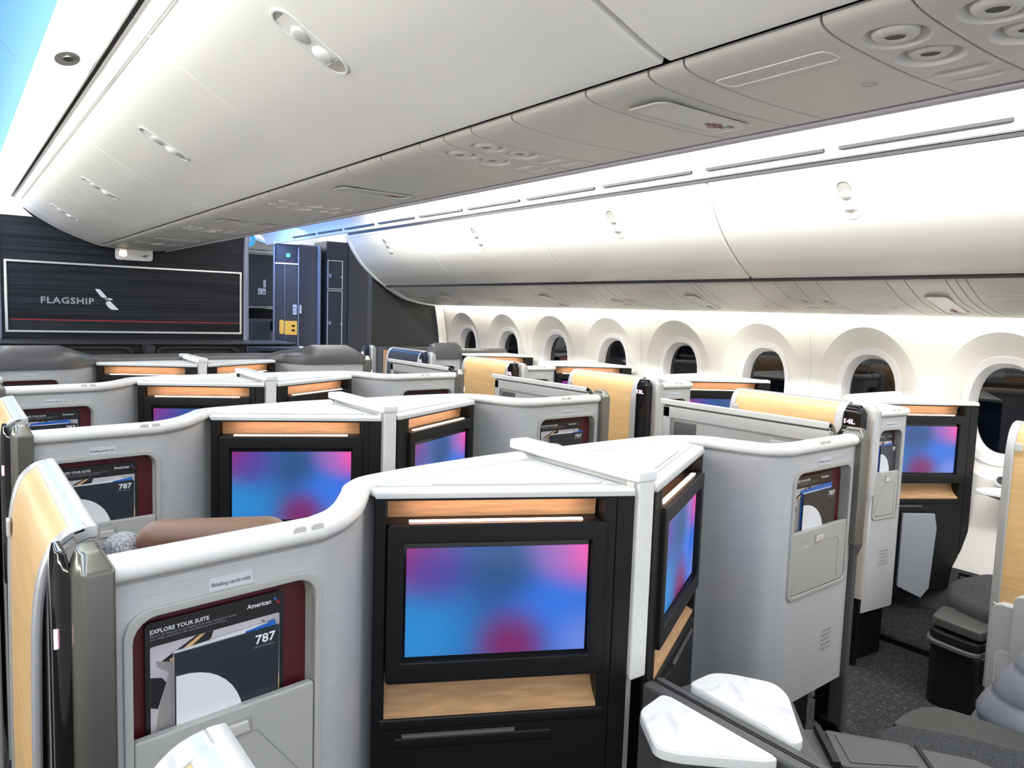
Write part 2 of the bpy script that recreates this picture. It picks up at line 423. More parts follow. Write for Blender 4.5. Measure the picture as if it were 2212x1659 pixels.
    # front end post of the sidewall
    mb = MB(); mb.loft([[(x-.07, 5.96, z) for x, z in prof[1:]], [(x-.035, 5.955, z) for x, z in prof[1:]], [(x-.006, 5.93, z) for x, z in prof[1:]]], closed=False); struct(mb.build('trim_5', WALLM))
    # lower sidewall (dado) and its grille
    dado = MB(); dado.yprism([(2.49, .22), (2.475, .10), (2.45, 0), (2.60, 0), (2.60, .22)], -1.2, 6.0); struct(dado.build('baseboard_right', GRAPH))
    gr = thing('air_grille', 'dark slatted air return grille low on the sidewall beside the dark seat cushion', 'grille', (2.47, 1.4, .05))
    MB().box(2.462, 1.05, .075, 2.468, 1.43, .215).build('frame', BLACK, gr)
    mb = MB()
    for i in range(7): mb.box(2.452, 1.06, .085+i*.018, 2.462, 1.42, .093+i*.018)
    for j in range(4): mb.box(2.450, 1.10+j*.09, .08, 2.461, 1.108+j*.09, .21)
    mb.build('slats', GRAPH, gr)
    # ---- ceiling over the right aisle
    pr = [(1.594, 1.887), (1.586, 1.891), (1.573, 1.935), (1.545, 1.975), (1.47, 2.03), (1.34, 2.085)]
    th = lambda P, t=.02: P+[(x, z+t) for x, z in P[::-1]]
    mb = MB(); mb.yprism(th(pr), -1.2, 7.9); struct(mb.build('ceiling', CEIL))
    mb = MB(); mb.yprism([(.84, 2.0), (.86, 1.96), (.90, 2.02), (.98, 2.09), (1.34, 2.115), (1.34, 2.14), (.9, 2.14)], -1.2, 7.9); struct(mb.build('ceiling', CEIL))
    # dark air slots along the ceiling rail
    for i, (a, b) in enumerate(((.42, .97), (1.03, 1.60), (1.66, 2.21), (2.29, 2.855), (2.915, 3.48), (3.545, 4.09), (4.15, 4.70), (4.77, 5.32), (5.40, 5.93), (6.0, 6.5), (6.57, 7.1))):
        o = MB().box(1.5665, a, 1.914, 1.585, b, 1.926).build('ceiling_vent', BLACK)
        tag(o, 'long dark slot in the ceiling rail above the window-side bins', 'vent', 'dark air slots in the right ceiling rail')
    for yy in (1.0, 2.248, 3.513, 4.74, 5.96):
        MBx = MB().loft([[(x-.002, yy-.002, z-.002) for x, z in pr], [(x-.002, yy+.002, z-.002) for x, z in pr]], closed=False); struct(MBx.build('trim_6', LINEL))
    # ---- ceiling over the left aisle
    pl_ = [(-.722, 1.918), (-.735, 1.925), (-.850, 1.936)]
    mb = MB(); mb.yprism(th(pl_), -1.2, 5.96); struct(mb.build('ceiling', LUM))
    mb = MB(); mb.yprism([(-.850, 1.937), (-.88, 2.02), (-.95, 2.10), (-1.2, 2.15), (-1.6, 2.15), (-1.6, 2.17), (-.86, 2.17), (-.835, 1.96)], -1.2, 5.98); struct(mb.build('ceiling', BLUE))
    for yy in (1.02, 1.9, 2.9, 4.0):
        mb = MB().loft([[(x, yy-.004, z-.003) for x, z in ((-.88, 2.02), (-.95, 2.10), (-1.2, 2.15), (-1.6, 2.15))], [(x, yy+.004, z-.003) for x, z in ((-.88, 2.02), (-.95, 2.10), (-1.2, 2.15), (-1.6, 2.15))]], closed=False); struct(mb.build('trim_7', CEIL))
    # plain left side of the cabin, seen only from other viewpoints
    mb = MB(); mb.yprism([(-2.60, 0), (-2.67, .8), (-2.62, 1.15), (-2.54, 1.36), (-2.46, 1.33), (-2.30, 1.34), (-2.14, 1.38), (-1.97, 1.46), (-1.74, 1.65), (-1.60, 1.88), (-1.60, 2.15), (-2.75, 2.15), (-2.75, 0)], -.9, 5.95); struct(mb.build('wall_left', BIN))
    # arch over the bulkhead, left
    mb = MB(); mb.yprism([(-2.2, 1.80), (-.60, 1.805), (-.72, 1.92), (-.86, 1.95), (-.95, 2.15), (-2.2, 2.15)], 5.972, 6.055); struct(mb.build('ceiling', CEIL))
    # cream edge clip and black slot above the centre bins
    for sx in (-1, 1):
        mb = MB().tube([(sx*.7285, -1.2, 1.913), (sx*.7285, 5.9, 1.913)], .0045); struct(mb.build('trim_8', RIM))
        mb = MB().box(min(sx*.711, sx*.722), -1.2, 1.915, max(sx*.700, sx*.722), 5.9, 1.96); struct(mb.build('trim_9', BLACK))
    e = thing('emergency_light', 'small round emergency light in the white ceiling slope at upper left', 'light', (-.79, 1.9, 1.92))
    c = (-.790, 2.42, 1.926)
    mb = MB().zprism([(c[0]+.030*math.cos(t*.3927), c[1]+.075*math.sin(t*.3927)) for t in range(16)], 1.917, 1.932); mb.build('bezel', CUP, e)
    mb = MB().zprism([(c[0]+.012*math.cos(t*.3927), c[1]-.02+.025*math.sin(t*.3927)) for t in range(16)], 1.912, 1.919); mb.build('lens', BRONZE, e)
build_setting()

# ================================================================== OVERHEAD BINS AND SERVICE PANELS
DOORP = [(.216, 1.648), (.240, 1.653), (.296, 1.672), (.446, 1.732), (.587, 1.812), (.665, 1.872), (.690, 1.893), (.713, 1.913)]    # centre bins, outward from the keel
ODOOR = [(1.602, 1.872), (1.622, 1.825), (1.660, 1.756), (1.741, 1.648), (1.853, 1.546), (1.935, 1.490), (1.972, 1.466)]  # window bins, top to bottom
def skin(mb, prof, y0, y1, t=.034, r=.012):
    P = catmull(prof, 5); P = [(p.x, p.y) for p in P]
    # offset inwards (up) for thickness
    Q = []
    for i, p in enumerate(P):
        a = Vector(P[max(0, i-1)]); b = Vector(P[min(len(P)-1, i+1)]); d = (b-a).normalized(); n = Vector((-d.y, d.x))
        if n.y < 0: n = -n
        Q.append((p[0]+n.x*t, p[1]+n.y*t))
    mb.yprism(P+Q[::-1], y0, y1)
def frame_on(prof, idx_z, y, flip=1):
    """frame on a bin surface at height z: U along Y, V up the surface"""
    for (xa, za), (xb, zb) in zip(prof, prof[1:]):
        lo, hi = min(za, zb), max(za, zb)
        if lo <= idx_z <= hi:
            t = (idx_z-za)/(zb-za); x = xa+(xb-xa)*t; d = Vector((xb-xa, 0, zb-za)).normalized()
            if d.z < 0: d = -d
            return (x, y, idx_z), d
def latch(parent, prof, z, y, sy, door=None):
    (x, yy, zz), d = frame_on(prof, z, y)
    F = Frame((x, yy, zz), (0, sy, 0), d)
    if F.N.z > 0: F = Frame((x, yy, zz), (0, -sy, 0), d)
    w, h = .030, .078
    o = MB().fring(F, rrect(-w-.004, -h-.004, w+.004, h+.004, w+.003, 8), rrect(-w, -h, w, h, w-.001, 8), -.002, .0035).build('latch', RIM, parent); sub(parent)(o)
    MB().fprism(F, rrect(-w, -h, w, h, w-.001, 8), -.001, .0010).build('latch_well', CUP, o)
    MB().fprism(F, rrect(-w+.001, -h*.60, w-.001, h*.42, .004, 3), .0, .0035).build('latch_plate', RIM, o, bevel=.001)
    ax = (F.U, F.V, F.N)
    MB().ellipsoid(F.p(0, .020, .001), .024, .022, .008, ax=ax).build('latch_cup', SILV2, o)
    MB().ellipsoid(F.p(0, -.028, .001), .024, .022, .011, ax=ax).build('latch_cup', RIM, o)
def build_bins():
    seams = [-.45, .795, 1.958, 3.195, 4.445, 5.69, 5.93]
    lab = ['centre overhead bin nearest the camera, its seam crossing the top of the picture', 'large centre overhead bin door with the big double latch at top left',
           'centre overhead bin, second latch back from the upper left', 'centre overhead bin, third latch towards the bulkhead',
           'centre overhead bin, fourth latch towards the bulkhead', 'narrow end filler of the centre bins against the front bulkhead']
    for side in (-1, 1):
        prof = [(side*x, z) for x, z in DOORP]
        for i in range(6):
            y0, y1 = seams[i]+(.006 if i == 1 else .002), seams[i+1]-(.006 if i == 0 else .002)
            if side == -1: l = lab[i]
            else: l = 'far side of the centre overhead bins, facing the right aisle'
            t = thing('overhead_bin', l, 'bin', (side*.45, (y0+y1)/2, 1.73), 'centre overhead bins' if side == -1 else 'centre bins facing the right aisle')
            mb = MB(); skin(mb, prof, y0, y1); door = mb.build('door', BIN, t, bevel=.016, seg=4)
            MB().yprism([(side*.23, 1.67), (side*.45, 1.75), (side*.66, 1.90), (side*.66, 1.99), (side*.23, 1.99)], y0+.012, y1-.012).build('bin_box', GRAPH, t)
            # thin shut line near the top of the door
            a = Vector((side*.6815, 0, 1.8845)); b = Vector((side*.6845, 0, 1.887))
            if i < 5 and side < 0:
                MB().loft([[(a.x, y0, a.z-.0025), (b.x, y0, b.z-.0025)], [(a.x, y1, a.z-.0025), (b.x, y1, b.z-.0025)]], closed=False).build('shut_line', LINE, t)
            if side == -1 and 1 <= i <= 5 and y1-y0 > .5:
                latch(t, prof, 1.768, (y0+y1)/2+.035, 1, door)
        if side == -1:
            t = MBb = None
    # curved cap at the front end of the centre bins
    P = [(-x, z) for x, z in DOORP][::-1]+[(-.1, 1.632), (0, 1.629), (.1, 1.632)]+DOORP
    cap = MB(); cap.yprism([(p.x, p.y) for p in catmull(P, 4)]+[(.69, 1.99), (-.69, 1.99)], 5.932, 5.972)
    tag(cap.build('bin_end_cap', BIN, bevel=.006), 'curved white end cap closing the centre bins at the front bulkhead', 'end cap')
    # ---- window side bins
    seams = [-.30, .985, 2.232, 3.482, 4.73, 5.93]
    lab = ['window-side overhead bin at the right edge of the picture beyond the last seam', 'window-side overhead bin with the nearest latch, right of the black seam',
           'window-side overhead bin, second latch from the right', 'window-side overhead bin, third latch from the right', 'window-side overhead bin farthest forward, by the bin end cap']
    for i in range(5):
        y0, y1 = seams[i]+(.004 if i == 2 else .002), seams[i+1]-(.004 if i == 1 else .002)
        if i == 4: y1 = 5.93
        t = thing('overhead_bin', lab[i], 'bin', (1.8, (y0+y1)/2, 1.62), 'window-side overhead bins')
        mb = MB(); skin(mb, ODOOR, y0, y1); door = mb.build('door', BIN, t, bevel=.016, seg=4)
        MB().yprism([(1.63, 1.87), (1.75, 1.68), (1.98, 1.49), (2.4, 1.49), (2.4, 1.9)], y0+.012, y1-.012).build('bin_box', GRAPH, t)
        MB().loft([[(1.6075, y0, 1.853), (1.609, y0, 1.850)], [(1.6075, y1, 1.853), (1.609, y1, 1.850)]], closed=False).build('shut_line', LINEL, t)
        if i: latch(t, ODOOR, 1.745, (y0+y1)/2, -1, door)
    P = ODOOR+[(1.99, 1.452), (2.142, 1.375), (2.313, 1.336), (2.462, 1.325)]
    cap = MB(); cap.yprism([(p.x-.008, p.y-.004) for p in catmull(P, 4)]+[(2.5, 1.9), (1.6, 1.9)], 5.93, 5.97)
    tag(cap.build('bin_end_cap', BIN, bevel=.01), 'curved white end cap of the window-side bins against the dark wall', 'end cap')
    # dark gap strips between bins and service panels
    struct(MB().box(.197, -.5, 1.632, .219, 5.93, 1.656).build('trim_15', RAIL, bevel=.006))
    struct(MB().box(1.955, -.5, 1.462, 2.0, 5.93, 1.50).build('trim_10', BLACK)); struct(MB().box(1.600, -.5, 1.872, 1.64, 5.93, 1.888).build('trim_11', BLACK))
    struct(MB().box(-.225, -.5, 1.662, .225, 5.93, 1.70).build('trim_12', BLACK))
build_bins()

def nosmoke(parent, F, a, b, k, flip=1):
    """small no-smoking pictogram: cigarette bar, smoke hook and a red figure"""
    mb = MB().fbox(F, a-.016*k, b-.0035*k, a+.012*k, b+.0035*k, .0008, .0014); mb.fbox(F, a+.014*k, b-.0035*k, a+.017*k, b+.006*k, .0008, .0014)
    mb.fring(F, [(a+.018*k+.005*k*math.cos(t*.785), b+.009*k+.004*k*math.sin(t*.785)) for t in range(8)], [(a+.018*k+.003*k*math.cos(t*.785), b+.009*k+.0022*k*math.sin(t*.785)) for t in range(8)], .0008, .0014)
    o = mb.build('cigarette_symbol', TXTG, parent, smooth=False)
    mb = MB().fring(F, [(a+.009*k*math.cos(t*.393), b+.009*k*math.sin(t*.393)) for t in range(16)], [(a+.0072*k*math.cos(t*.393), b+.0072*k*math.sin(t*.393)) for t in range(16)], .0015, .002)
    mb.fprism(F, [(a-.006*k, b+.005*k), (a-.005*k, b+.0065*k), (a+.0065*k, b-.005*k), (a+.005*k, b-.0065*k)], .0015, .002)
    mb.build('red_ring', REDT, parent, smooth=False)
def psu_unit(side, y0, y1, kind, label, group):
    """one service panel segment. side 'c' centre keel, 'w' window side"""
    if side == 'c': P = [(-.198, 1.655), (-.190, 1.642), (-.14, 1.634), (0, 1.629), (.14, 1.632), (.180, 1.636), (.196, 1.648)]; c = (0, (y0+y1)/2, 1.64)
    else: P = [(1.978, 1.466), (1.990, 1.452), (2.03, 1.430), (2.142, 1.378), (2.313, 1.338), (2.452, 1.326), (2.462, 1.336)]; c = (2.2, (y0+y1)/2, 1.4)
    t = thing('service_panel', label, 'service panel', c, group)
    mb = MB(); skin(mb, P, y0+.002, y1-.002, .012 if kind != 'nozzle' else .03); panel = mb.build('panel', PSU, t, bevel=.004 if kind != 'nozzle' else 0)
    if side == 'c': F = Frame((0, (y0+y1)/2, 1.6275), (0, 1, 0), (1, 0, 0))         # a along +Y, b along +X, N = down
    else:
        d = Vector((2.313-2.10, 0, 1.338-1.397)).normalized(); F = Frame((2.20, (y0+y1)/2, 1.3625), (0, 1, 0), d)
    if F.N.z > 0: F = Frame(F.O, -F.U, F.V)
    h = (y1-y0)/2
    circ = lambda ca, cb, ra, rb, n=20: [(ca+ra*math.cos(2*math.pi*i/n), cb+rb*math.sin(2*math.pi*i/n)) for i in range(n)]
    if kind == 'nozzle':
        spots = [(0, -.120), (0, -.03)] if side == 'c' else [(0, -.045)]
        lamps = (.055, .105) if side == 'c' else (.04,)
        r = min(.044, h*.84); cut = MB(); ax = (F.U, F.V, F.N)
        for a, b in spots: cut.ellipsoid(F.p(a, b, .002), r, r*.95, .022, 24, 12, ax)
        for b in lamps: cut.ellipsoid(F.p(0, b, .002), min(.042, h*.78), .020, .012, 24, 12, ax)
        co = cut.build('cutter', PSU, t); md = panel.modifiers.new('bowl', 'BOOLEAN'); md.operation = 'DIFFERENCE'; md.object = co; md.solver = 'EXACT'
        dg = bpy.context.evaluated_depsgraph_get(); me = bpy.data.meshes.new_from_object(panel.evaluated_get(dg)); panel.modifiers.clear(); panel.data = me
        me.shade_smooth(); me.set_sharp_from_angle(angle=R(40)); bpy.data.objects.remove(co)
        for a, b in spots:
            nz = MB(); rings = []
            for rr, dd in ((r*.66, -.015), (r*.62, -.008), (r*.5, -.004), (r*.34, -.003), (r*.28, -.006)): rings.append([F.p(a+rr*math.cos(2*math.pi*i/20), b+rr*math.sin(2*math.pi*i/20), dd) for i in range(20)])
            nz.loft(rings, caps=False); o = nz.build('air_nozzle', PSU, t, ang=60); sub(t)(o)
            MB().fprism(F, circ(a, b, r*.27, r*.27), -.012, -.006).build('nozzle_core', GRAPH, o)
        for b in lamps:
            MB().fprism(F, circ(0, b, min(.036, h*.66), .015), -.011, -.007).build('reading_lamp', SILV2, t)
    if kind == 'sign':
        MB().fring(F, rrect(-h*.62, -.135, h*.62, .10, .022), rrect(-h*.57, -.130, h*.57, .095, .02), .0, .003).build('sign_frame', PSU, t)
        MB().fprism(F, rrect(-h*.56, -.129, h*.56, .094, .02), 0, .0012).build('sign_plate', SILV2, t)
        F2 = Frame(F.p(0, .05, .0006), F.V, -F.U) if side == 'c' else Frame(F.p(0, .05, .0006), F.V, -F.U)
        if F2.N.z > 0: F2 = Frame(F2.O, F2.U, F.U)
        nosmoke(t, F2, 0, 0, 1.5)
    if kind == 'lid':
        MB().fring(F, rrect(-h*.82, -.155, h*.82, -.11, .012), rrect(-h*.80, -.153, h*.80, -.112, .011), .0, .0012).build('recess_line', LINEL, t)
        MB().fring(F, circ(-h*.5, .02, .011, .008), circ(-h*.5, .02, .010, .007), .0, .001).build('lock_mark', LINE, t)
def build_psu():
    words = {'nozzle': 'with round air nozzles and reading lamps', 'sign': 'with a no-smoking sign', 'lid': 'with a thin recessed line and lock mark', 'blank': 'plain and seamless'}
    G = {k: 'centre service panels %s' % w for k, w in words.items()}
    near = [(-.30, .10, 'blank'), (.10, .335, 'blank'), (.335, .456, 'nozzle'), (.456, .563, 'nozzle'), (.563, .78, 'lid'), (.78, .85, 'blank'), (.85, .993, 'sign'), (.993, 1.202, 'blank'), (1.202, 1.342, 'blank'), (1.342, 1.449, 'nozzle'), (1.449, 1.554, 'nozzle'),
            (1.554, 1.746, 'blank'), (1.746, 1.951, 'blank'), (1.951, 2.08, 'blank'), (2.08, 2.22, 'sign')]
    y = 2.22
    while y < 5.6:
        for w, k in ((.2, 'blank'), (.14, 'blank'), (.107, 'nozzle'), (.107, 'nozzle'), (.19, 'blank'), (.2, 'blank'), (.14, 'blank'), (.14, 'sign')):
            if y+w < 5.93: near.append((y, y+w, k)); y += w
            else: y = 9
    near.append((near[-1][1], 5.93, 'blank'))
    for a, b, k in near:
        dist = 'near the top right corner' if b < .6 else 'above the picture middle' if b < 2.3 else 'towards the front bulkhead'
        l = 'centre service panel %s, %s' % (words[k].replace('with a thin recessed line and lock mark', 'with recessed line'), dist)
        psu_unit('c', a, b, k, l, G[k]+' '+dist)
    pat = [(.30, 1.00, 'blank')]
    per = [(0, .109+.191, 'lid'), (.300, .336, 'blank'), (.336, .373, 'blank'), (.373, .527, 'sign'), (.527, .603, 'blank'), (.603, .911, 'lid'), (.911, 1.018, 'nozzle'), (1.018, 1.12, 'nozzle'), (1.12, 1.218, 'blank')]
    y0 = 1.0; n = 0
    for n in range(4):
        for a, b, k in per:
            pat.append((y0+n*1.2475+a, y0+n*1.2475+(b if b < 1.2 else 1.2475), k))
    for a, b, k in pat:
        if b > 5.93: b = 5.93
        if a > 5.85: continue
        dist = 'over the nearest windows' if b < 2.3 else 'over the middle windows' if b < 3.6 else 'over the far windows'
        psu_unit('w', a, b, k, 'window-side service panel %s, %s' % (words[k], dist), 'window-side service panels %s %s' % (words[k], dist))
build_psu()

# ================================================================== SUITES
def straight(P, n):
    return [P]
R_PATH = [(.045, .338), (.234, .350), (.40, .352), (.475, .338), (.527, .298), (.556, .215), (.588, .150), (.640, .1215)]
L_PATH = [(-.045, .335), (-.15, .325), (-.30, .300), (-.395, .279), (-.466, .252), (-.508, .188), (-.549, .124), (-.594, .075), (-.640, .0446)]
W_PATH = [(2.53, .345), (2.30, .350), (2.13, .345), (2.05, .310), (1.965, .20), (1.905, .085), (1.885, .02), (1.868, -.012), (1.842, -.022)]
KIND = {
 # side: curved path from the console to the flat face, flat face P->Q (U runs left to right as seen), pocket s range
 'R': dict(path=R_PATH, P=(.640, .1215), Q=(.985, .140), s=(.030, .318), sx=1, par=(1.7, .44), book=(.085, .255), z0=.262),
 'L': dict(path=L_PATH, P=(-.925, .0), Q=(-.640, .0446), s=(.026, .282), sx=-1, par=(.27, .48), book=(.082, .228), z0=.262),
 'W': dict(path=W_PATH, P=(1.655, -.004), Q=(1.842, -.022), s=(.030, .172), sx=-1, par=(1.6, .33), book=(.055, .15), z0=.20),
}
PZ = (.562, .893)       # pocket opening, low to high
def suite_shell(kind, yk, label, group, covered=False, placard=None, zdrop=0):
    K = KIND[kind]; P, Q = K['P'], K['Q']; sx = K['sx']
    t = thing('suite_partition', label, 'partition', ((P[0]+Q[0])/2, yk+P[1], 0), group)
    Pw, Qw = Vector((P[0], yk+P[1])), Vector((Q[0], yk+Q[1])); U = (Qw-Pw).normalized(); Ls = (Qw-Pw).length
    F = Frame((*Pw, 0), (*U, 0))
    cur = [Vector((p.x, p.y+yk)) for p in catmull([Vector(p) for p in K['path']], 6)]
    # full front line, ordered left to right so that the offset normal (left of travel) points forward (+Y)
    if kind == 'R': line = cur; flat = [Pw+U*(Ls*k/6) for k in range(1, 7)]; full = line+flat
    else: line = cur[::-1]; flat = [Pw+U*(Ls*k/6) for k in range(0, 6)]; full = flat+line
    T = .028
    def band(mb, pts, z0, z1, off=0):
        mb.sweep([(off, z0), (T+off, z0), (T+off, z1), (off, z1)], pts)
    mb = MB(); s0, s1 = K['s']; PZh = (PZ[0]+.002, PZ[1]-.002)
    A, B = F.p(s0+.002, 0), F.p(s1-.002, 0)
    if kind == 'R': pre = line; post = [Qw]
    else: pre = [Pw]; post = line
    band(mb, full, PZh[1], .948)
    band(mb, full, K['z0'], PZh[0])
    band(mb, pre+[Vector((A.x, A.y))], PZh[0], PZh[1]); 
    bp = [Vector((B.x, B.y))]+post
    if (bp[1]-bp[0]).length < 1e-4 or (bp[1]-bp[0]).dot(U) < 0: bp = [bp[0]]+bp[2:]
    band(mb, bp, PZh[0], PZh[1])
    mb.build('shell_panel', SHELL, t, ang=50)
    # rounded top rim
    prof = [(-.006, .944), (-.011, .952), (-.010, .962), (-.003, .969), (.012, .972), (.027, .971), (.036, .965), (.039, .955), (.036, .944)]
    mb = MB(); mb.sweep(prof, full); o = mb.build('rim', RIM, t, ang=60); sub(t)(o)
    lm = MB(); lm.sweep([(-.0015, .938), (.001, .938), (.001, .944), (-.0015, .944)], full); lm.build('rim_gasket', LINE, o)
    if not covered:
        s_ = .14 if kind == 'R' else (.25 if kind == 'L' else .1)
        for k in (0, 1):
            q = F.p(s_+k*.028, .966, -.002); MB().fprism(Frame(q, F.U, (0, 0, 1)), rrect(-.010, -.007, .010, .004, .004, 3), 0, .0118).build('rim_notch', PSU, o)
    # pocket
    D = .026
    outer = rrect(s0-.009, PZ[0]-.009, s1+.009, PZ[1]+.009, (.022, .022, .034, .034), 5); inner = rrect(s0+.002, PZ[0]+.002, s1-.002, PZ[1]-.002, (.016, .016, .030, .030), 5)
    fr = MB().fring(F, outer, inner, -.004, .005); fo = fr.build('pocket_frame', POCK, t, bevel=.002); sub(t)(fo)
    MB().fring(F, rrect(s0-.002, PZ[0]-.002, s1+.002, PZ[1]+.002, .02, 5), inner, -D, -.003).build('pocket_wall', POCK, fo)
    MB().fbox(F, s0-.002, PZ[0], s1+.002, PZ[1], -D-.006, -D).build('pocket_back', RED, t)
    # pocket front with folding hook
    lz = .733; w = s1-s0
    fl = MB().fprism(F, rrect(s0+.003, PZ[0]+.003, s1-.003, lz, (.015, .015, .004, .004), 4), -.012, .0025).build('pocket_front', POCK, t, bevel=.003); sub(t)(fl)
    m = 1 if kind == 'L' else -1
    cx = (s0+s1)/2; fx = lambda q: cx+m*q*w/.27
    lid = [(fx(.125), PZ[0]+.012), (fx(.125), PZ[0]+.022), (fx(.040), .690), (fx(.034), .694), (fx(-.078), .694), (fx(-.092), .684), (fx(-.092), PZ[0]+.012)]
    if m < 0: lid = lid[::-1]
    mb = MB(); pts = [F.p(a, b, .0028) for a, b in round_poly(lid, .006)[:-1]]
    mb.tube([p for p in pts], .0009, 5); mb.build('hook_outline', LINE, fl)
    MB().fbox(F, min(fx(.030), fx(-.012)), .694, max(fx(.030), fx(-.012)), .718, .0015, .004).build('hook_recess', LINE, fl, bevel=.001)
    MB().fprism(F, [(fx(.026), .696), (fx(.022), .713), (fx(-.010), .713), (fx(-.010), .696)][::(1 if m < 0 else -1)], .002, .008).build('hook', SILV2, fl, bevel=.002)
    for zz, mm in ((.706, LINE), (.690, RIM)):
        MB().fbox(F, min(fx(-.075), fx(-.105)) if m > 0 else min(fx(.05), fx(.08)), zz, max(fx(-.075), fx(-.105)) if m > 0 else max(fx(.05), fx(.08)), zz+.001, .0024, .003).build('scratch_mark', mm, fl)
    # stickers
    st = MB().fprism(F, rrect(cx-.030, .904, cx+.030, .922, .003, 3), -.001, .0010).build('pocket_sticker', STICK, t); sub(t)(st)
    text('sticker_text', 'Briefing cards only', F, cx-.027, .910, .054, .0016, TXTG, st, bold=.0003)
    if kind != 'L':
        lb = MB()
        for i, s in enumerate(('Obtain safety card here', 'During taxi, takeoff and landing', 'Return seat to upright', 'Stow bag under the seat in front', 'Keep area clear at all times')):
            text_into(lb, 'xxxxxxxxxxxx xxxx'[:12+i % 3], F, s0+.19 if kind == 'R' else s0+.06, .424-.013*i, .055, .001, .006)
        me = bpy.data.meshes.new('placard_lines'); bb = Vector(t['_b']); me.from_pydata([Vector(v)-bb for v in lb.v], [], lb.f); me.materials.append(LINE)
        o = bpy.data.objects.new('placard_lines', me); C.objects.link(o); o.parent = t
    # black plinth under the shell
    pm = MB(); pm.sweep([(.03, 0), (.10, 0), (.10, K['z0']), (.03, K['z0'])], full if kind != 'R' else full[:-2]); pm.build('plinth', BLACK, t)
    if covered:
        # grey padded cover lying over the rim
        path = full; rings = []
        n = len(path)
        for i, p in enumerate(path):
            a = path[max(0, i-1)]; b = path[min(n-1, i+1)]; tt = (b-a).normalized(); nn = Vector((-tt.y, tt.x))
            # height along the path: high hump over the flat face, low along the console
            x = abs(p.x) if kind != 'W' else (2.55-p.x+.02)
            h = .022+.060*max(0, min(1, (x-.47)/.16))
            if x > .9: h *= max(.25, 1-(x-.9)/.10)
            w2 = .04+.05*max(0, min(1, (x-.47)/.16))
            rings.append([(p.x+nn.x*o_, p.y+nn.y*o_, z) for o_, z in ((-.013, .942), (-.014, .972), (-.008, .972+h*.6), (w2*.3, .972+h), (w2*.7, .972+h*.95), (w2+.01, .972+h*.5), (w2+.012, .942))])
        MB().loft(rings).build('padded_cover', COVER, t, ang=70)
    return t, F
def shell_post(kind, yk, label, group, number='', navy=False):
    """metal end post of the partition with the lit seat number"""
    K = KIND[kind]; E = K['Q'] if kind == 'R' else K['P']; sx = K['sx']; x, y = E[0], yk+E[1]
    t = thing('suite_end_post', label, 'post', (x, y, 0), group)
    p = lambda a, b: (x+sx*a, y+b)
    up = [p(-.008, -.020), p(.026, -.026), p(.037, -.016), p(.037, .02), p(.028, .045), p(-.008, .045)]
    if sx < 0: up = up[::-1]
    def lean(poly, z0, z1, z2):
        c = Vector((sum(q[0] for q in poly)/len(poly), sum(q[1] for q in poly)/len(poly)))
        return [[(q[0], q[1], z0) for q in poly], [(q[0], q[1], z1) for q in poly], [(c.x+(q[0]-c.x)*.55, c.y+(q[1]-c.y)*.6+.006, z2) for q in poly]]
    m = BRONZE if kind != 'W' else SILVER
    MB().loft(lean(up, .655, .966, .988)).build('upper_post', m, t, bevel=.004)
    lo = [p(.002, -.014), p(.020, -.016), p(.026, -.006), p(.026, .03), p(.002, .03)]
    if sx < 0: lo = lo[::-1]
    lo2 = [(q[0], q[1]) for q in up]
    MB().loft([[(a, b, .10 if kind != 'W' else .26) for a, b in lo], [(a, b, .62) for a, b in lo], [(a, b, .657) for a, b in lo2]]).build('lower_post', GRAPH if kind != 'W' else SILV2, t, bevel=.003)
    if kind != 'W': MB().zprism([p(.0, -.01), p(.026, -.01), p(.026, .06), p(0, .06)][::sx], .0, .12).build('foot', BLACK, t, bevel=.01)
    if kind == 'W': MB().zprism([p(.0, .0), p(.02, .0), p(.02, .06), p(0, .06)][::sx], .0, .27).build('foot', BLACK, t)
    # dark number housing on the aisle side
    h = [p(.034, -.006), p(.045, .0), p(.054, .012), p(.052, .085), p(.034, .085)] if kind != 'W' else [p(.028, .010), p(.066, .014), p(.072, .028), p(.068, .085), p(.028, .085)]
    if sx < 0: h = h[::-1]
    ho = MB().loft(lean(h, .62, .955, .985)).build('number_housing', GLOSS if not navy else NAVY, t, bevel=.003); sub(t)(ho)
    hl = [p(.024, .010), p(.048, .016), p(.048, .085), p(.024, .085)] if kind != 'W' else [p(.028, .02), p(.062, .024), p(.062, .085), p(.028, .085)]
    if sx < 0: hl = hl[::-1]
    MB().zprism(hl, .08 if kind != 'W' else .24, .62).build('lower_housing', BLACK if kind != 'W' else GRAPH, t, bevel=.004)
    if kind == 'W':
        Fa = Frame((x-.0715, y+.085, .0), (0, -1, 0))
        text('lit_number', number, Fa, .008, .917, .042, .0022, PINK, ho, height=.017, bold=.0006)
    else:
        Fa = Frame((x+sx*.077, y+.027, 0), (0, -sx, 0)) if False else Frame((x+sx*.072, y+.0125, 0), (sx*-1, 0, 0) if sx < 0 else (1, 0, 0))
        q = MB(); q.box(x+sx*.0515-.002, y+.006, .874, x+sx*.0515+.0018, y+.0095, .897)
        q.build('lit_number', PINK, ho)
    return t
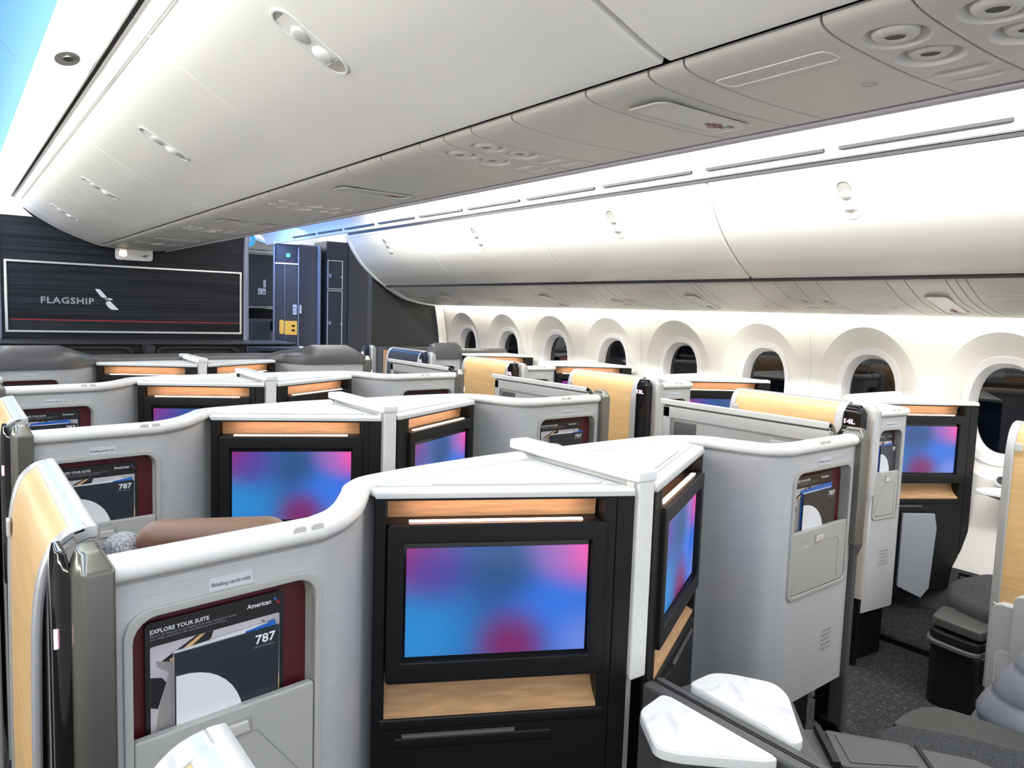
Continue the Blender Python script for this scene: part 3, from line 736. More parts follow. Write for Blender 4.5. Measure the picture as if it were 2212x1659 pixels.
def suite_door(kind, yk, label, group, navy=False):
    K = KIND[kind]; E = K['Q'] if kind == 'R' else K['P']; sx = K['sx']; x0, y0 = E[0], yk+E[1]
    L0, L1 = (.095, .588) if kind != 'W' else (.09, .60)
    if kind == 'R': L0, L1 = .092, .74
    t = thing('suite_door', label, 'door', (x0+sx*.05, y0+(L0+L1)/2, 0), group)
    prof = [(.068, .13), (.068, .55), (.066, .80), (.062, .90), (.050, .955), (.030, .981), (.006, .990)]
    pc = [(p.x, p.y) for p in catmull([Vector(p) for p in prof], 4)]
    def strip(mb, b0, b1, d0, d1, pr=pc):
        A = []; Bq = []
        for i, p in enumerate(pr):
            a = Vector(pr[max(0, i-1)]); b = Vector(pr[min(len(pr)-1, i+1)]); d = (b-a).normalized(); n = Vector((d.y, -d.x))
            A.append((x0+sx*(p[0]+n.x*d1), p[1]+n.y*d1)); Bq.append((x0+sx*(p[0]+n.x*d0), p[1]+n.y*d0))
        mb.yprism(A+Bq[::-1], y0+b0, y0+b1)
    o1 = MB(); strip(o1, L0+.02, L1-.022, -.004, .0); o1.build('outer_skin', NAVY if navy else TAN, t, ang=60)
    # silver surround
    for nm, b0, b1 in (('near_stile', L0, L0+(.022 if kind == 'L' else .034)), ('far_stile', L1-.026, L1)):
        mb = MB(); strip(mb, b0, b1, -.007 if kind == 'L' else -.016, .004); mb.build(nm, SILVER if kind != 'R' else BRONZE, t, bevel=.004)
    mb = MB(); strip(mb, L0, L1, -.016, .003, [(.024, .984), (.006, .990), (-.006, .990)]); mb.build('top_rail', SILVER if kind != 'R' else RIM, t, bevel=.003)
    # inner side
    xi = lambda a: x0+sx*a
    def bx(n, a0, b0, z0, a1, b1, z1, m, bev=.003):
        return MB().box(min(xi(a0), xi(a1)), y0+b0, z0, max(xi(a0), xi(a1)), y0+b1, z1).build(n, m, t, bevel=bev)
    bx('inner_panel', .030, L0+.01, .14, .052, L1-.01, .935, INNER)
    if kind == 'R':
        bx('inner_top_frame', .012, L0, .925, .040, L1, .968, SILV2, .005)
        bx('inner_end_frame', .012, L1-.035, .14, .040, L1, .968, SILV2, .005)
        bx('end_pad', .022, L1-.14, .30, .032, L1-.045, .915, PSU if False else BRONZE, .003)
        bx('pull_bar', .012, L0+.02, .895, .034, L0+.20, .915, SILV2, .004)
    if kind == 'W':
        bx('door_latch', .066, L1-.045, .40, .075, L1-.01, .415, SILVER, .002)
        bx('door_catch', .066, L1-.05, .905, .0715, L1-.028, .93, SILV2, .002)
    else: bx('door_catch', .066, L1-.05, .87, .0715, L1-.026, .90, SILV2, .002)
    return t
def tv_console(kind, yk, label, group, screen=True):
    """video console: black cabinet with an amber-lit veneer slot, screen and veneer shelf under a white top"""
    if kind == 'L': A, B = (-.028, .010), (-.466, .223); back = L_PATH[1:5]
    elif kind == 'R': A, B = (.028, .010), (.474, .262); back = R_PATH[1:4]
    else: A, B = (2.545, .005), (2.085, .262); back = W_PATH[1:4]
    Aw, Bw = Vector((A[0], A[1]+yk)), Vector((B[0], B[1]+yk)); Ln = (Bw-Aw).length
    # frame: a runs along the face from the inner corner A outward; N must face the viewer (-Y)
    if B[0] > A[0]: F = Frame((*Aw, 0), (*(Bw-Aw), 0)); cv = lambda s: s
    else: F = Frame((*Bw, 0), (*(Aw-Bw), 0)); cv = lambda s: Ln-s
    t = thing('video_console', label, 'console', ((A[0]+B[0])/2, yk+(A[1]+B[1])/2, 0), group)
    k = Ln/.497
    def fb(n, s0, z0, s1, z1, d0, d1, m, bev=0, par=t):
        a0, a1 = sorted((cv(s0*k), cv(s1*k))); return MB().fbox(F, a0, z0, a1, z1, d0, d1).build(n, m, par, bevel=bev)
    # cabinet as a surround with openings
    o = [(0, .12), (Ln, .12), (Ln, .944), (0, .944)]; a0, a1 = sorted((cv(.062*k), cv(.474*k)))
    q0, q1 = sorted((cv(.036*k), cv(.497*k))); q1 = min(q1, Ln); q0 = max(q0, 0)
    mb = MB().fring(F, [(q0, .12), (q1, .12), (q1, .944), (q0, .944)], [(a0, .530), (a1, .530), (a1, .938), (a0, .938)], -.062, 0)
    mb.fbox(F, q0+(.02 if cv(0) == 0 else 0), .12, q1-(.02 if cv(0) != 0 else 0), .944, -.072, -.058)
    c0, c1 = sorted((cv(0), cv(.0362*k))); mb.fbox(F, c0, .12, c1, .944, -.012, 0); cab = mb.build('cabinet', BLACK, t, bevel=.004, seg=2); sub(t)(cab)
    # back of the cabinet fills the triangle behind
    tri = [tuple(Aw+Vector((0, .30)) if kind != 'W' else Aw+Vector((0, .32)))]
    inner = Vector((A[0], yk+.32)); outer_ = Bw
    n2 = Vector((F.N.x, F.N.y))
    poly = [tuple(Aw-n2*.11), tuple(Bw-n2*.06), tuple(Vector((back[-1][0], back[-1][1]+yk-.012))), tuple(Vector((back[0][0], back[0][1]+yk-.012))), tuple(inner)]
    # upper slot: curved veneer back
    P = [(-.085, .944), (-.08, .925), (-.065, .910), (-.040, .903), (-.02, .902), (-.02, .896), (-.09, .896)]
    def veneer(n, prof, s0, s1, m):
        a0, a1 = sorted((cv(s0*k), cv(s1*k)))
        mb = MB(); mb.prism(prof, lambda d, z: F.p(a0, z, d), lambda d, z: F.p(a1, z, d)); return mb.build(n, m, t, ang=50)
    veneer('upper_veneer', [(-.022, .9435), (-.034, .938), (-.042, .925), (-.045, .910), (-.045, .896), (-.058, .896), (-.058, .9435)], .066, .472, OAK)
    fb('slot_floor', .062, .894, .474, .8975, -.058, -.004, BLACK)
    fb('light_strip', .102, .8972, .433, .8994, -.016, -.006, LED)
    # screen surround
    a0, a1 = sorted((cv(.057*k), cv(.473*k))); g0, g1 = sorted((cv(.086*k), cv(.443*k)))
    bz = MB().fring(F, rrect(a0, .600, a1, .897, .008, 3), rrect(g0, .640, g1, .862, .003, 3), -.05, .010).build('screen_surround', BLACK, t, bevel=.003); sub(t)(bz)
    MB().fbox(F, g0-.004, .636, g1+.004, .866, -.02, -.004).build('screen_glass', GLOSS, t)
    if screen:
        s0, s1 = sorted((cv(.090*k), cv(.437*k))); quad('screen', F, s0, .646, s1, .850, -.0025, SCREEN, t)
    # shelf
    veneer('shelf_veneer', [(-.050, .606), (-.049, .585), (-.042, .565), (-.026, .548), (-.002, .536), (-.002, .528), (-.058, .528), (-.058, .606)], .062, .474, OAK)
    # lower parts
    fb('lower_rail', .045, .508, .485, .530, -.03, .003, BLACK, .004)
    h0, h1 = sorted((cv(.225*k), cv(.44*k))); MB().tube([F.p(h0, .497, .004), F.p(h1, .497, .004)], .005).build('tray_handle', GRAPH, t)
    fb('tray', .15, .470, .455, .492, -.05, .002, BLACK, .004)
        # white top
    topz = .962
    fp = [tuple(Aw+Vector((0, 0))), tuple(Bw)] if B[0] > A[0] else [tuple(Bw), tuple(Aw)]
    bk = [(p[0], p[1]+yk) for p in back]
    if kind == 'R': poly = [tuple(Aw), tuple(Bw), bk[2], bk[1], bk[0], (A[0], yk+.335)]
    elif kind == 'L': poly = [tuple(Aw), (A[0], yk+.32), bk[0], bk[1], bk[2], bk[3], tuple(Bw)]
    else: poly = [tuple(Bw), tuple(Aw), (A[0], yk+.335), bk[0], bk[1], bk[2]]
    if kind == 'R' or kind == 'W': poly = poly
    tp_ = MB().zprism(poly, .944, topz-.004).build('top', WHITE, t, bevel=.004); sub(t)(tp_)
    ch = MB(); ch.prism([(-.030, topz-.0045), (-.030, topz-.0025), (.001, .9515), (.003, .946), (.003, .9435), (-.005, .9435)], lambda d, z: F.p(.002, z, d), lambda d, z: F.p(Ln-.002, z, d)); ch.build('front_chamfer', EDGE, tp_)
    cen = Vector((sum(p[0] for p in poly)/len(poly), sum(p[1] for p in poly)/len(poly)))
    # inset lid with a fine groove
    nin = [Aw+(Bw-Aw)*.10-n2*.040, Aw+(Bw-Aw)*.80-n2*.040, (Aw+(Bw-Aw)*.10)+Vector((0, .225 if kind != 'L' else .20))]
    lid = round_poly([tuple(p) for p in nin], .02)
    big = [(nin[0]+nin[1]+nin[2])/3]; gb = [tuple(big[0]+(Vector(p)-big[0])*1.018) for p in lid]
    if kind != 'W':
        MB().zprism(gb, topz-.006, topz-.0032).build('lid_groove', LINE, t, smooth=False)
        MB().zprism(lid, topz-.005, topz-.0015).build('lid', WHITE, t, smooth=False)
    return t
def window_extras():
    yk = Y0+.450; A = Vector((2.085, .262+yk, 0)); B = Vector((2.545, .005+yk, 0)); F = Frame(A, B-A)
    MB().fprism(F, [(.20, .14), (.316, .085), (.352, .13), (.366, .40), (.352, .465), (.20, .468)], .0, .012).build('footwell_panel', mat('footwell_grey', (.30, .32, .36), .5, bump=.1), WC, bevel=.003)
    s_ = thing('window_shelf', 'small white tapered shelf on the sidewall below the nearest window', 'shelf', (2.45, 1.3, .58))
    MB().zprism(round_poly([(2.40, 1.375), (2.46, 1.372), (2.56, 1.30), (2.56, 1.05), (2.43, 1.05), (2.385, 1.34)][::-1], .02), .588, .606).build('top', WHITE, s_, bevel=.004)
    MB().loft([[(2.42, 1.36, .588), (2.56, 1.33, .588), (2.56, 1.05, .588), (2.44, 1.05, .588)], [(2.50, 1.25, .545), (2.56, 1.24, .545), (2.56, 1.05, .545), (2.50, 1.05, .545)]]).build('bracket', BLACK, s_)
    k_ = thing('sidewall_knob', 'round white ring socket on the sidewall under the nearest window', 'knob', (2.56, 1.335, .63))
    KF = Frame((2.569, 1.335, .630), (0, -1, 0)); 
    MB().fring(KF, [(.026*math.cos(i*.2618), .026*math.sin(i*.2618)) for i in range(24)], [(.018*math.cos(i*.2618), .018*math.sin(i*.2618)) for i in range(24)], -.01, .012).build('ring', RIM, k_)
    MB().fprism(KF, [(.017*math.cos(i*.2618), .017*math.sin(i*.2618)) for i in range(24)], -.01, .004).build('socket', COVER, k_)
def pocket_items(kind, yk, who, blue=0):
    """safety card, booklet and paper standing in the pocket; who = words telling which pocket"""
    K = KIND[kind]; P, Q = K['P'], K['Q']; Pw = Vector((P[0], yk+P[1], 0)); Qw = Vector((Q[0], yk+Q[1], 0))
    F = Frame(Pw, Qw-Pw); s0, s1 = K['s']; w = s1-s0; b0, b1 = K['book']
    pu, pv = K['par']; pp = lambda d: F.p(pu*d*.6, -pv*d, -d)
    base = lambda: tuple(F.p((s0+s1)/2, .60, -.03))
    # large black card with a photograph, leaning at the back
    c0, c1 = s0+.022*w/.27, s0+.022*w/.27+.195*w/.262
    if kind != 'L': c0, c1 = s0-.0, s0+.208*w/.29
    t = thing('safety_card', 'large black safety card with white heading, %s' % who, 'card', base(), 'black safety cards')
    G = Frame(pp(.021), F.U)
    MB().fprism(G, rrect(c0, .60, c1, .884, .006, 3), -.001, .001).build('card', CARDB, t, smooth=False)
    MB().fprism(G, rrect(c0+.006, .61, c1-.006, .852, .003, 3), .001, .0014).build('picture', PHOTO, t, smooth=False)
    X0, X1, Z1 = c0+.006, c1-.006, .852; h_ = .20
    def shp(n, pts, m, d_): MB().fprism(G, [(X0+(X1-X0)*x, Z1-h_*y) for x, y in pts][::-1], d_-.0002, d_).build(n, m, t, smooth=False)
    shp('printed_band', [(.08, .11), (.33, .0), (.46, .0), (.44, .05), (.18, .15)], CARDB, .0016)
    shp('printed_strip', [(.13, .115), (.36, .0), (.40, .0), (.16, .14)], TAN, .0018)
    shp('printed_seat', [(.04, .10), (.22, .15), (.22, .62), (.03, .60), (.05, .45), (.13, .20), (.05, .14)], PSEAT, .0017)
    shp('printed_shade', [(.0, .20), (.08, .22), (.11, .26), (.05, .42), (.0, .40)], CARDB, .0019)
    shp('printed_shade', [(.02, .57), (.22, .60), (.22, .78), (.0, .78)], CARDB, .0019)
    shp('printed_curve', [(.84, .02), (.855, .02), (.99, .14), (.99, .16)], COVER, .0016)
    shp('printed_side', [(.90, .10), (1, .08), (1, .45), (.93, .45)], PSEAT, .0016)
    shp('printed_table', [(.93, .50), (1.0, .48), (1.0, .65), (.93, .65)], TAN, .0016)
    wd = (c1-c0)
    text('heading', 'EXPLORE YOUR SUITE', G, c0+.006, .869, wd*.40, .0016, TXTW, t, bold=.0003)
    mb = MB(); text_into(mb, 'Explore the features of our Flagship Suite seats, designed to elevate', G, c0+.006, .8645, wd*.60, .0016); text_into(mb, 'your inflight experience with unparalleled comfort and style.', G, c0+.006, .8605, wd*.52, .0016)
    me = bpy.data.meshes.new('small_print'); bb = Vector(t['_b']); me.from_pydata([Vector(v)-bb for v in mb.v], [], mb.f); me.materials.append(TXTM); o = bpy.data.objects.new('small_print', me); C.objects.link(o); o.parent = t
    text('airline_word', 'American', G, c1-.055*wd/.19, .8685, .036*wd/.19, .0016, TXTW, t, bold=.0002)
    e = MB(); q = c1-.016*wd/.19; kk = wd/.19
    e.fprism(G, [(q, .876), (q+.003*kk, .876), (q+.006*kk, .8715), (q+.003*kk, .8715)], .001, .0017); e.build('emblem_blue', BLUET, t, smooth=False)
    MB().fprism(G, [(q+.004*kk, .8708), (q+.007*kk, .8708), (q+.011*kk, .866), (q+.007*kk, .866)], .001, .0017).build('emblem_red', REDT, t, smooth=False)
    # blue booklet
    tilt = 0
    if blue:
        t2 = thing('booklet', 'blue booklet with white trim behind the dark one, %s' % who, 'booklet', base(), 'blue booklets')
        G2 = Frame(pp(.0165), F.U)
        top = .848 if blue == 2 else .839
        left = b0-.006 if kind != 'L' else b0+.0
        MB().fprism(G2, [(left, .61), (b1-.022, .61), (b1-.022, top+.004), (left, top-.003)], -.0015, .0015).build('cover', BOOKB, t2, smooth=False)
        MB().fprism(G2, [(left+.003, top-.013), (b1-.026, top-.010), (b1-.026, top-.008), (left+.003, top-.010)], .0015, .002).build('white_stripe', PAPER, t2, smooth=False)
    else:
        t2 = thing('booklet', 'pale blue edged booklet just showing above the dark one, %s' % who, 'booklet', base(), 'pale edged booklets')
        G2 = Frame(pp(.0165), F.U)
        MB().fprism(G2, [(b0, .61), (b1-.005, .61), (b1-.005, .842), (b0, .837)], -.002, .002).build('cover', PAPER, t2, smooth=False)
        MB().fprism(G2, [(b0+(b1-b0)*.66, .82), (b1-.0049, .82), (b1-.0049, .8428), (b0+(b1-b0)*.66, .838)], -.0021, .0022).build('blue_band', BOOKB, t2, smooth=False)
    # dark booklet with the number
    t3 = thing('booklet', 'dark navy booklet with a large white number, %s' % who, 'booklet', base(), 'dark numbered booklets')
    G3 = Frame(pp(.0125), F.U)
    MB().fprism(G3, [(b0, .61), (b1-.004, .61), (b1, .834), (b0, .834)], -.0015, .0015).build('cover', BOOK, t3, smooth=False)
    text('number', '787', G3, b1-.036*(b1-b0)/.145, .815, .030*(b1-b0)/.145, .002, TXTW, t3, height=.0125, bold=.0007)
    text('revision_line', '08/24 Revision', G3, b1-.038*(b1-b0)/.145, .809, .030*(b1-b0)/.145, .002, TXTM, t3, height=.0028)
    # paper with a rounded corner
    t4 = thing('paper_insert', 'light grey paper with a curved edge, %s' % who, 'paper', base(), 'grey paper inserts')
    G4 = Frame(pp(.009), F.U); pw = (b1-b0)*.62
    arc = [(b0+.001, .61), (b0+pw, .61), (b0+pw*.99, .72)]+[(b0+pw*(1-math.sin(R(90*i/8))*.98)+0, .72+.085*math.sin(R(90*i/8))**.85) for i in range(1, 9)]
    pts = [(b0+.001, .61), (b0+pw+.02, .61)]
    for i in range(11):
        a = R(90*i/10); pts.append((b0+.001+(pw+.0)*math.cos(a)**.9 if i < 10 else b0+.001, .715+.088*math.sin(a)))
    MB().fprism(G4, pts, -.001, .001).build('sheet', PAPER, t4, smooth=False)
    if kind == 'R' or kind == 'W':
        q = s0+w*.93
        t5 = None
        if 'second' in who or kind == 'W':
            o = MB().fprism(Frame(F.p(0, 0, -.0255), F.U), rrect(s1-.034, .742, s1-.016, .756, .002, 2), 0, .001).build('pocket_tag', PAPER, smooth=False)
            tag(o, 'tiny white tag on the red pocket back, %s' % who, 'tag', 'tiny white tags')
def divider(yk, label):
    t = thing('centre_divider', label, 'divider', (0, yk, 0), 'white centre divider posts')
    MB().box(-.026, yk+.005, .966, .026, yk+.422, .990).build('cap', WHITE, t, bevel=.006, seg=3)
    MB().box(-.020, yk+.008, .575, .022, yk+.036, .968).build('post', RIM, t, bevel=.004)
    MB().box(-.0285, yk+.016, .585, -.0195, yk+.036, .966).build('post_trim', PSU, t, bevel=.002)
    MB().box(-.011, yk+.036, .10, .011, yk+.40, .966).build('divider_panel', RIM, t)
    return t
def seat(kind, yk, label, group):
    """reclined suite seat: cushion, back and leather headrest"""
    sx = 1 if kind == 'R' else -1 if kind == 'L' else 0
    cx = {'R': .765, 'L': -.765, 'W': 1.98}[kind]
    t = thing('lounge_chair', label, 'chair', (cx, yk+.45, 0), group)
    ax = Vector((-.42*sx, 1, 0)).normalized() if kind != 'W' else Vector((.42, 1, 0)).normalized(); rt = Vector((ax.y, -ax.x, 0))
    O = Vector((.80, yk+.36, 0)) if kind == 'R' else Vector((cx+.035, yk+.32, 0))
    fr = lambda a, b, z: O+rt*a+ax*b+Vector((0, 0, z))
    def pad(n, a0, a1, b0, b1, z0, z1, m, lean=0, bev=.03):
        vs = [fr(a0, b0, z0), fr(a1, b0, z0), fr(a1, b1, z0), fr(a0, b1, z0), fr(a0, b0-lean, z1), fr(a1, b0-lean, z1), fr(a1, b1-lean, z1), fr(a0, b1-lean, z1)]
        mb = MB(); mb.add(vs, [(0, 3, 2, 1), (4, 5, 6, 7), (0, 1, 5, 4), (1, 2, 6, 5), (2, 3, 7, 6), (3, 0, 4, 7)]); return mb.build(n, m, t, bevel=bev, seg=4)
    pad('seat_base', -.17, .17, .14, .44, .0, .28, BLACK, 0, .01)
    pad('seat_cushion', -.19, .19, .10, .48, .28, .38, DTWEED, 0, .03)
    pad('seat_back', -.17, .17, .06, .15, .38, .845, TWEED, .05, .03)
    if kind == 'L': pad('headrest', -.125, .135, .055, .15, .78, .898, LEATHER, .03, .04); pad('side_wing', -.180, -.115, .05, .15, .70, .876, TWEED, .03, .03)
    else: pad('headrest', -.135, .135, .055, .15, .80, .912, LEATHER, .03, .04)
    return t
ROWS = ['nearest', 'second', 'third', 'fourth']
def build_suites():
    num = {0: '14L', 1: '13L', 2: '12L', 3: '11L'}
    for k in range(4):
        yk = Y0+k*PITCH; nm = ROWS[k]
        divider(yk, 'white post and cap between the two screens, %s row of centre suites' % nm)
        for kind, side in (('L', 'left'), ('R', 'right')):
            cov = (k == 3)
            suite_shell(kind, yk, 'grey brushed partition %s of the white centre post, %s row%s' % (side, nm, ', dark padded cover on top' if cov else ''), 'centre suite partitions', covered=cov)
            shell_post(kind, yk, 'bronze metal end post of the %s partition, %s centre row' % (side, nm), 'centre suite end posts')
            tv_console(kind, yk, 'black video console %s of the white centre post, %s row' % (side, nm), 'centre video consoles')
            pocket_items(kind, yk, '%s %s centre pocket' % (nm, side), blue=(2 if (kind, k) in (('R', 0), ('L', 2)) else 0))
            if (kind, k) in (('L', 0), ('L', 1), ('R', 0)):
                seat(kind, yk, 'seat with brown leather headrest behind the %s partition, %s row' % (side, nm), 'centre suite seats')
    for k in range(-1, 3):
        yk = Y0+k*PITCH
        suite_door('L', yk, ['tan wood suite door, only its rounded top at the bottom edge', 'tan wood suite door at far left, large and tilted', 'tan wood suite door at the left edge behind the largest', 'tan wood suite door farthest up the left edge'][k+1], 'left aisle suite doors')
    for k in range(0, 3):
        yk = Y0+k*PITCH
        suite_door('R', yk, 'grey inner side of an open suite door behind the right partition, %s row' % ROWS[k], 'right aisle centre suite doors')
    # window side
    YW = Y0+.450
    for k in range(4):
        yk = YW+k*PITCH; nm = ROWS[k]
        WC_ = tv_console('W', yk, 'window-side black video console, %s row' % nm, 'window-side video consoles')
        if k == 0: globals()['WC'] = WC_; window_extras()
        suite_shell('W', yk, 'window-side grey partition beside the lit number post, %s row%s' % (nm, ', dark cover on top' if k == 3 else ''), 'window-side partitions', covered=(k == 3))
        shell_post('W', yk, 'silver window-side end post with lit number, %s row' % nm, 'window-side end posts', number=num[k], navy=(k == 3))
        pocket_items('W', yk, '%s window-side pocket' % nm, blue=(1 if k < 2 else 0))
    lab = ['tan wood window-side door cut by the right edge of the picture', 'tan wood window-side door just left of the 14L number', 'tall tan wood window-side door in the middle distance', 'small tan wood window-side door farthest forward', 'navy window-side door in front of the bulkhead screen']
    for k in range(-1, 4):
        suite_door('W', YW+k*PITCH, lab[k+1], 'window-side suite doors', navy=(k == 3))
    # row -1 partition post lies behind the camera; front row post with navy housing
    shell_post('W', YW+4*PITCH-.13, 'navy and silver end post beside the front bulkhead screen', None, number='10L', navy=True)
build_suites()

# ================================================================== FRONT OF THE CABIN
def build_front():
    b = MB().box(-.80, 5.985, 0, .80, 6.04, 1.86).build('wall_front', BULK); struct(b)
    struct(MB().box(-.835, 5.97, 0, -.785, 6.05, 1.86).build('trim_13', LAVE, bevel=.01)); struct(MB().box(.765, 5.97, 0, .808, 6.05, 1.80).build('trim_14', LAVE, bevel=.012))
    struct(MB().box(-2.6, 6.0, 0, -.83, 6.05, 2.0).build('wall_front', CHARB))
    F = Frame((0, 5.983, 0), (1, 0, 0))
    t = thing('logo_panel', 'striped dark bulkhead panel in a thin silver frame with white lettering', 'panel', (0, 5.98, 1.28))
    MB().fring(F, [(-.768, 1.046), (.752, 1.046), (.752, 1.520), (-.768, 1.520)], [(-.752, 1.060), (.738, 1.060), (.738, 1.506), (-.752, 1.506)], 0, .012).build('frame', FRAME, t, bevel=.002)
    MB().fbox(F, -.752, 1.06, .738, 1.506, .0, .003).build('backing', BULK, t)
    MB().fbox(F, -.735, 1.128, .732, 1.134, .003, .0045).build('red_line', REDT, t)
    text('lettering', 'FLAGSHIP', F, -.566, 1.243, .315, .0055, TXTM, t, height=.043, bold=.0035, space=1.12)
    c = lambda x, y: (lambda u, v: (-.566+(u-88)*(.437/157), 1.241-(v-659.5)*.00305+(u-88)*.00002))(60+x/10.05, 600+y/10.05)
    def em(n, pts, m):
        pts = [c(*p) for p in pts]; pts = round_poly(pts, .006, 3); MB().fprism(F, pts[::-1], .003, .0065).build(n, m, t, smooth=False)
    em('emblem_upper_wing', [(1440, 250), (1530, 250), (1578, 285), (1712, 442), (1602, 442), (1562, 412)], PAPER)
    em('emblem_beak', [(1700, 450), (1790, 450), (1842, 490), (1770, 497), (1712, 482)], FRAME)
    em('emblem_tail', [(1625, 470), (1650, 453), (1695, 455), (1716, 495), (1690, 517), (1668, 474)], TXTM)
    em('emblem_lower_wing', [(1768, 510), (1972, 714), (1815, 714), (1740, 672), (1675, 575), (1695, 528)], PAPER)
    # hanging sign under the bin end
    s = thing('lavatory_sign', 'small white hanging sign with lit figures under the bin end', 'sign', (0, 5.92, 1.6))
    MB().fprism(Frame((0, 5.935, 0), (1, 0, 0)), rrect(-.125, 1.556, .112, 1.640, .022), 0, .035).build('housing', RIM, s, bevel=.006)
    G = Frame((0, 5.899, 0), (1, 0, 0))
    for x in (-.093, -.065):
        MB().fprism(G, [(x-.009, 1.585), (x+.007, 1.585), (x+.009, 1.612), (x-.010, 1.612)], 0, .002).build('lit_figure', LIT, s)
        MB().ellipsoid((x-.001, 5.898, 1.618), .006, .002, .006, 8, 6).build('lit_figure', LIT, s)
    MB().fbox(G, -.083, 1.578, -.076, 1.622, 0, .002).build('lit_figure', LIT, s)
    nosmoke(s, G, .060, 1.590, 1.1)
    # low dark furniture in front of the bulkhead
    f = thing('front_console', 'long dark console across the foot of the lettered bulkhead', 'console', (.1, 5.7, 0))
    MB().box(-.90, 5.45, .05, 1.02, 5.95, .72).build('body', FDARK, f, bevel=.01)
    MB().box(-.90, 5.62, .72, 1.02, 5.95, .985).build('upstand', FDARK, f)
    MB().box(-.92, 5.56, .985, 1.04, 5.96, 1.002).build('ledge', FDARK, f, bevel=.005)
    for a, bb in ((-.88, -.07), (.06, .62)):
        o = MB().fring(Frame((0, 5.61, 0), (1, 0, 0)), rrect(a, .74, bb, .975, .05), rrect(a+.03, .77, bb-.03, .955, .04), 0, .02).build('surround', FDARK, f, bevel=.004)
    MB().box(.16, 5.50, .72, .58, 5.60, .905).build('screen_back', COVER, f, bevel=.02)
    MB().box(-.03, 5.40, .05, .02, 5.96, .99).build('post', FDARK, f, bevel=.006)
    p = thing('front_partition', 'dark front partition with black card pocket right of the bulkhead console', 'partition', (.85, 5.3, 0))
    MB().loft([[(.60, 5.36, z), (.84, 5.31, z), (.98, 5.28, z), (1.02, 5.31, z), (1.02, 5.39, z), (.60, 5.41, z)] for z in (.1, .95, .985)]).build('panel', NAVY, p, bevel=.01)
    MB().fbox(Frame((.68, 5.34, 0), (1, -.2, 0)), 0, .70, .22, .955, -.01, .005).build('pocket', GLOSS, p)
    text('pocket_words', 'EXPLORE YOUR SUITE', Frame((.68, 5.332, 0), (1, -.2, 0)), .02, .925, .07, .006, TXTM, p)
    MB().tube([(.94, 5.27, .985), (.99, 5.27, .975), (1.03, 5.29, .94), (1.035, 5.31, .80)], .012).build('rim', SILVER, p)
    # ---- right front wall with its screen
    struct(MB().loft([[(1.868, 6.02, z), (2.62 if z > .4 else 2.55, 6.02, z), (2.62, 6.10, z), (1.868, 6.10, z)] for z in (0, 1.98)]).build('wall_front', CHAR))
    r = thing('video_console', 'dark bulkhead console with a screen on the right front wall', 'console', (2.2, 5.95, 0))
    MB().box(1.90, 5.86, .05, 2.57, 6.015, .955).build('cabinet', GRAPH, r, bevel=.015)
    G = Frame((0, 5.855, 0), (1, 0, 0))
    MB().fring(G, rrect(1.955, .58, 2.52, .925, .02), rrect(2.02, .645, 2.40, .885, .005), -.02, .012).build('screen_surround', BLACK, r, bevel=.003)
    quad('screen', G, 2.025, .65, 2.395, .878, -.004, SCREEN, r)
    MB().box(1.905, 5.848, .60, 1.935, 5.86, .93).build('amber_glow_strip', OAK, r)  # amber glow beside the screen, put in as veneer colour
    # ---- galley and lavatory beyond the aisle
    struct(MB().box(2.34, 7.55, 0, 2.68, 7.60, 2.0).build('wall_galley', CHAR)); struct(MB().box(.9, 9.0, 0, 2.6, 9.05, 2.3).build('wall_galley', CEIL))
    l = thing('lavatory', 'tall dark lavatory unit with folding door, green light and yellow plate', 'lavatory', (1.82, 7.7, 0))
    MB().loft([[(1.575, 7.62, z), (1.80, 7.56, z), (2.03, 7.60, z), (2.03, 8.0, z), (1.74, 8.0, z)] for z in (0, 1.90)]).build('cabinet', LAV, l, bevel=.02)
    LF = Frame((1.575, 7.618, 0), (.225, -.06, 0)); 
    MB().fbox(LF, -.006, 1.888, .24, 1.905, -.02, .012).build('top_edge', FRAME, l, bevel=.003)
    MB().fbox(LF, -.012, 0, .006, 1.865, -.01, .012).build('door_jamb', LAVE, l, bevel=.003); MB().fbox(LF, .226, 0, .240, 1.865, -.01, .012).build('door_jamb', LAVE, l, bevel=.003)
    MB().fbox(LF, 0, 1.69, .23, 1.705, 0, .010).build('door_head', FRAME, l, bevel=.002)
    for a in (.007, .100): 
        d = MB().fbox(LF, a, .05, a+(.088 if a < .05 else .122), 1.685, 0, .008).build('door_leaf', LAV, l, bevel=.002)
    MB().fprism(LF, rrect(.096, .0, .101, 1.685, .001, 1), .006, .013).build('door_fold', LAVE, l, smooth=False)
    MB().fprism(LF, rrect(.115, 1.765, .150, 1.800, .008), .0, .006).build('green_light', GREEN, l)
    MB().fprism(LF, rrect(.050, .99, .095, 1.135, .02), .008, .011).build('yellow_plate', YEL, l)
    yp = MB().fbox(LF, .103, .985, .222, 1.125, .008, .011).build('yellow_plate', YEL, l); sub(l)(yp)
    MB().fbox(LF, .17, 1.065, .20, 1.085, .011, .014).build('mark', GLOSS, yp); MB().fbox(LF, .17, 1.02, .20, 1.04, .011, .014).build('mark', GLOSS, yp)
    ns = MB().fbox(LF, .180, 1.19, .218, 1.29, .008, .010).build('no_smoking_plate', PAPER, l, smooth=False); sub(l)(ns)
    MB().fring(LF, [(.199+.013*math.cos(i*.393), 1.24+.03*math.sin(i*.393)) for i in range(16)], [(.199+.010*math.cos(i*.393), 1.24+.025*math.sin(i*.393)) for i in range(16)], .010, .012).build('ring', GRAPH, ns)
    RF = Frame((1.80, 7.557, 0), (.23, .04, 0))
    MB().fprism(RF, rrect(.012, 1.20, .030, 1.29, .008), .0, .012).build('handle', PAPER, l)
